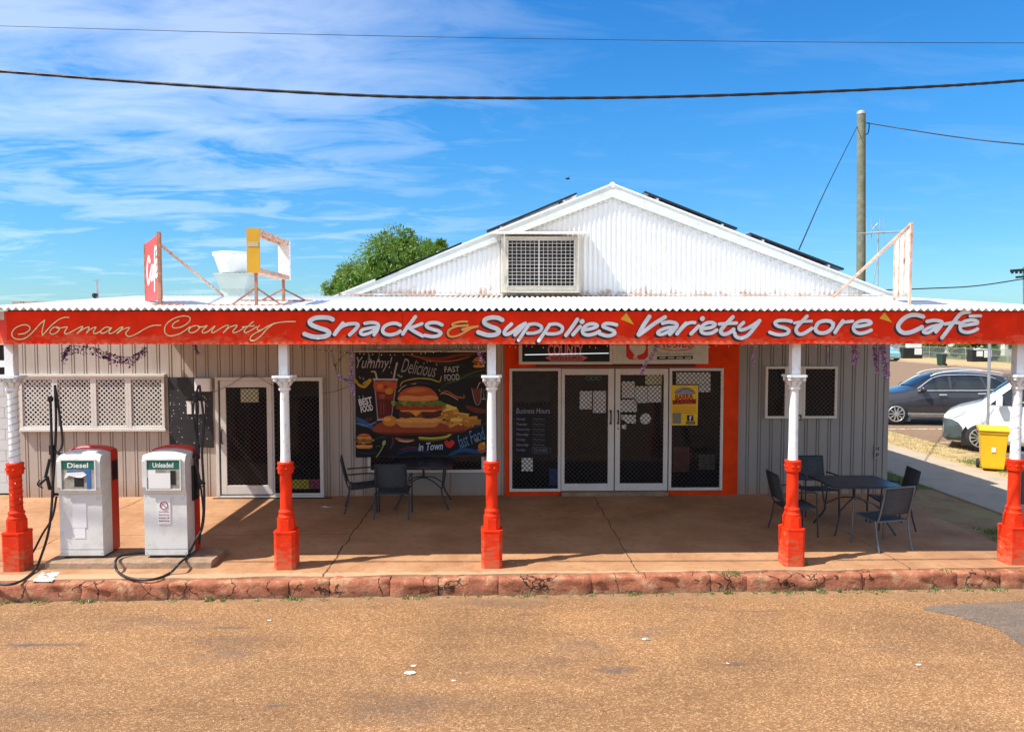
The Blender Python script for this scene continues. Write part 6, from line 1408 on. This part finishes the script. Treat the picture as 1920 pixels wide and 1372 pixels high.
def make_van(label, loc, rz=0):
    t = thing('parked_van', label, 'van', loc, rz)
    sts = [(0, .30, .70, .80, .55, .74, .80, .60, .86), (.08, .22, .80, .90, .58, .82, .88, .66, .95), (.28, .2, .86, .95, .62, .88, .98, .72, 1.05), (.55, .2, .88, .97, .70, .92, 1.06, .78, 1.13), (.76, .2, .88, .97, .72, .93, 1.10, .80, 1.20),
           (1.15, .2, .88, .97, .74, .93, 1.13, .78, 1.58), (1.52, .2, .88, .97, .76, .93, 1.15, .76, 1.88), (1.9, .2, .88, .97, .78, .93, 1.16, .76, 1.97), (4.7, .2, .88, .97, .80, .93, 1.16, .78, 1.97), (5.0, .25, .86, .95, .8, .90, 1.16, .76, 1.88)]
    bd = car_body(t, sts, M['vanw']); g = MB(); side_panel(g, sts, [(.98, 1.17), (1.25, 1.45), (1.55, 1.72), (1.7, 1.78), (2.35, 1.78), (2.35, 1.17)]); top_panel(g, sts, .80, 1.50); g.build('window', M['carglass'], bd, world=False)
    g = MB(); side_panel(g, sts, [(.005, .28), (.005, .78), (.18, .77), (.33, .70), (.42, .58), (.40, .24), (.1, .22)], .02); g.add([(-.022, -.75, .27), (-.022, .75, .27), (-.022, .77, .76), (-.022, -.77, .76)], [(3, 2, 1, 0)]); g.add([(-.022, s_*.75, .27) for s_ in (-1,)]+[(-.022, -.77, .76), (.02, -.80, .77), (.03, -.80, .30)], [(0, 1, 2, 3)]); g.add([(-.022, .75, .27), (-.022, .77, .76), (.02, .80, .77), (.03, .80, .30)], [(3, 2, 1, 0)]); g.build('bumper', M['bumper'], t, world=False)
    for s in (-1, 1):
        g = MB(); side_panel(g, sts, [(.07, .80), (.22, .95), (.52, 1.02), (.42, .90), (.24, .80)], .016, 0, (s,)); g.build('headlight', M['lamp'], t, world=False)
        g = MB(); g.box(1.12, 1.26, s*1.0, s*1.20, 1.16, 1.42); g.build('mirror', M['vanw'], t, world=False, bevel=.03)
        for xw in (.82, 3.8): wheel(t, xw, s*.985, .345, side=s, sp=12)
    g = MB(); [arch(g, sts, xw, .36, .006, s) for s in (-1, 1) for xw in (.82, 3.8)]; g.build('wheel_arch', M['black'], t, world=False)
    g = MB(); side_panel(g, sts, [(1.9, .72), (2.4, .84), (3.2, .84), (3.2, .70), (2.4, .66)], .014); g.build('yellow_stripe', mat('yellow_green_decal', (.62, .55, .03), .4), t, world=False)
    g = MB(); side_panel(g, sts, [(1.85, .62), (2.3, .66), (2.5, .56), (2.1, .50)], .016); g.build('red_stripe', M['redlamp'], t, world=False)
    return t
p = AZ(1838, 847, -.02); make_van('white van with dark bumper parked behind the yellow bin', tuple(Vector((p.x, p.y, -.02))-Matrix.Rotation(R(-36), 3, 'Z') @ Vector((.82, -.985, 0))), R(-36))
# ------------------------------------------------------------------ left neighbour: block wall and frame
g = MB(); zb_ = AY(10, 703, YW+.3).z; xr = XL-.02
t = thing('block_wall', 'white painted block wall at the far left edge', 'wall', (xr-1, YW+.4, 0)); bw, bh = .40, zb_/11
for r_ in range(11):
    x = xr-(0 if r_ % 2 else .2)
    if r_ % 2 == 0: g.box(x+.004, xr, YW+.35, YW+.5, r_*bh+.004, (r_+1)*bh-.004)
    while x > xr-3.2: g.box(x-bw+.004, x-.004, YW+.35, YW+.5, r_*bh+.004, (r_+1)*bh-.004); x -= bw
g.box(xr-3.4, xr, YW+.36, YW+.49, 0, zb_-.01); g.build('blocks', M['block'], t)
t = thing('carport', 'white beamed carport with dark interior behind the block wall at the far left', 'carport', (xr-1, YW+2, 0)); g = MB()
for py in (682, 640): z = AY(10, py, YW+.6).z; g.box(xr-3.6, xr-.03, YW+.55, YW+.65, z-.06, z+.06)
g.build('beam', M['plainwhite'], t); g = MB(); g.box(xr-3.6, xr-.03, YW+3.8, YW+3.9, 0, 3.0); g.build('back_wall', M['black'], t)
g = MB(); g.box(xr-3.8, xr-.03, YW+.5, YW+4, 3.02, 3.07); g.build('roof', M['signred'], t)
# litter and pale spots on road and pavement
random.seed(77); g = MB()
for (px, py, s) in ((768, 1260, .042), (775, 1247, .022), (1212, 1197, .035), (1722, 1245, .022), (505, 1162, .018), (850, 1275, .016), (1365, 1243, .012), (1020, 1160, .012)):
    c = AZ(px, py, -.212); k = [(c.x+s*1.6*math.cos(a)*random.uniform(.7, 1), c.y+s*math.sin(a)*random.uniform(.7, 1), -.212) for a in [i*.7 for i in range(9)]]; g.poly(k)
struct(g.build('road_paint_spots', M['linepaint']))
g = MB()
for _ in range(150):
    x = random.uniform(-6.3, 6.6); y = KY(x)+random.choice([random.uniform(.2, .9), random.uniform(-.10, -.02)]); z = .0 if y > KY(x) else -.22; s = random.uniform(.004, .012)
    g.add([(x-s, y-s, z), (x+s, y-s*.6, z), (x+s*.7, y+s, z), (x-s*.6, y+s*.8, z), (x, y, z+s*.9)], [(0, 1, 4), (1, 2, 4), (2, 3, 4), (3, 0, 4)])
tag(g.build('pebbles', M['path']), kind='stuff', label='pale pebbles and crumbs scattered along the kerb', cat='pebbles')
g = MB(); c = AZ(612, 951, .0); g.poly([(c.x-.10, c.y-.02, .012), (c.x-.03, c.y+.03, .02), (c.x+.03, c.y+.01, .008), (c.x+.11, c.y+.03, .015), (c.x+.04, c.y-.03, .006)]); tag(g.build('paper_scrap', M['paper']), 'white paper scrap on the pavement below the sliding door', 'litter')
g = MB(); g2 = MB(); random.seed(91)
for k in range(5200):
    y = random.uniform(5.7, 8.95); x = random.uniform(-6.6, 6.9); q = random.uniform(.0025, .0065)*(2.0 if random.random() < .02 else 1); z = -.221; a = random.uniform(0, 3); ca, sa = math.cos(a)*q, math.sin(a)*q
    (g if k % 3 else g2).add([(x-ca, y-sa, z), (x+sa, y-ca, z), (x+ca*1.2, y+sa, z), (x-sa, y+ca*.8, z), (x, y, z+q*1.1)], [(0, 1, 4), (1, 2, 4), (2, 3, 4), (3, 0, 4)])
tag(g.build('loose_gravel', mat('tan_gravel', (.46, .31, .17), .8, var=.5, vs=50)), kind='stuff', label='tan gravel chips lying loose over the road', cat='gravel')
tag(g2.build('dark_gravel', mat('dark_gravel', (.09, .05, .03), .8, var=.4, vs=50)), kind='stuff', label='dark brown gravel chips lying loose over the road', cat='gravel')
# ------------------------------------------------------------------ light and sky
sd = Vector((.68, .24, -1)).normalized(); to_sun = -sd
sun = bpy.data.lights.new('sun', 'SUN'); sun.energy = 5.0; sun.angle = R(.53); sun.color = (1, .95, .87)
so = bpy.data.objects.new('sun', sun); COL.objects.link(so); so.rotation_euler = sd.to_track_quat('-Z', 'Y').to_euler(); so.location = (-20, -10, 30)
w = bpy.data.worlds.new('World'); sc.world = w; w.use_nodes = True; N = NT(w)
sky = N.n('ShaderNodeTexSky', sky_type='NISHITA', sun_disc=False); sky.sun_elevation = math.asin(to_sun.z); sky.sun_rotation = math.atan2(to_sun.x, to_sun.y)
sky.air_density = 1.0; sky.dust_density = .4; sky.ozone_density = 2.0
tc = N.n('ShaderNodeTexCoord'); sp = N.n('ShaderNodeSeparateXYZ'); N.l(tc.outputs['Generated'], sp.inputs[0])
tint = ramp(N, sp.outputs[2], [(0, (.42, .64, .80)), (.12, (.30, .64, .88)), (.25, (.22, .68, 1.02)), (.45, (.15, .64, 1.10))])
hsm = mix(N, 1.0, sky.outputs[0], tint, 'MULTIPLY')
zc = math_(N, 'MAXIMUM', sp.outputs[2], .03)
cb = N.n('ShaderNodeCombineXYZ'); N.l(math_(N, 'DIVIDE', sp.outputs[0], math_(N, 'ADD', zc, .12)), cb.inputs[0]); N.l(math_(N, 'DIVIDE', sp.outputs[1], math_(N, 'ADD', zc, .12)), cb.inputs[1])
mp = N.n('ShaderNodeMapping'); mp.inputs['Rotation'].default_value = (0, 0, R(-28)); mp.inputs['Scale'].default_value = (1.2, 2.3, 1); N.l(cb.outputs[0], mp.inputs['Vector'])
n1 = nz(N, mp.outputs[0], 1.6, 10, .62, .6); n2 = nz(N, cb.outputs[0], .55, 4, .5)
# cloud belt: to the left of centre and high
msk = N.n('ShaderNodeMapRange', i_1=.14, i_2=-.34); N.l(math_(N, 'ADD', sp.outputs[0], math_(N, 'MULTIPLY', math_(N, 'SUBTRACT', n2, .5), .5)), msk.inputs[0])
ml = N.n('ShaderNodeMapRange', i_1=.09, i_2=.33); N.l(sp.outputs[2], ml.inputs[0])
dens = math_(N, 'MULTIPLY', math_(N, 'MULTIPLY', msk.outputs[0], ml.outputs[0]), .30)
den = math_(N, 'ADD', n1, math_(N, 'SUBTRACT', dens, .02))
cl = ramp(N, den, [(.50, (0, 0, 0)), (.60, (.30, .30, .30)), (.80, (.62, .62, .62))])
back = N.n('ShaderNodeMapRange', i_1=.1, i_2=-.35); N.l(sp.outputs[1], back.inputs[0])  # unseen white cloud behind the camera, added for neutral fill light
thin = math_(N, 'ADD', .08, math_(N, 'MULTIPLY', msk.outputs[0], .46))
fill_cloud = math_(N, 'MULTIPLY', back.outputs[0], ramp(N, nz(N, tc.outputs['Generated'], 2.0, 6, .6), [(.35, (.1, .1, .1)), (.65, (.8, .8, .8))]))
colr = mix(N, math_(N, 'MAXIMUM', math_(N, 'MULTIPLY', cl, thin), fill_cloud), hsm, (7.2, 7.4, 7.5))
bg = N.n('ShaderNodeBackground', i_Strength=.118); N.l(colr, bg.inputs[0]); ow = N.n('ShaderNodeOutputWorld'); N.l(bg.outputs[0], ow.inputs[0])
sc.view_settings.view_transform = 'Standard'; sc.view_settings.look = 'None'; sc.view_settings.gamma = 1; sc.view_settings.exposure = 0.68
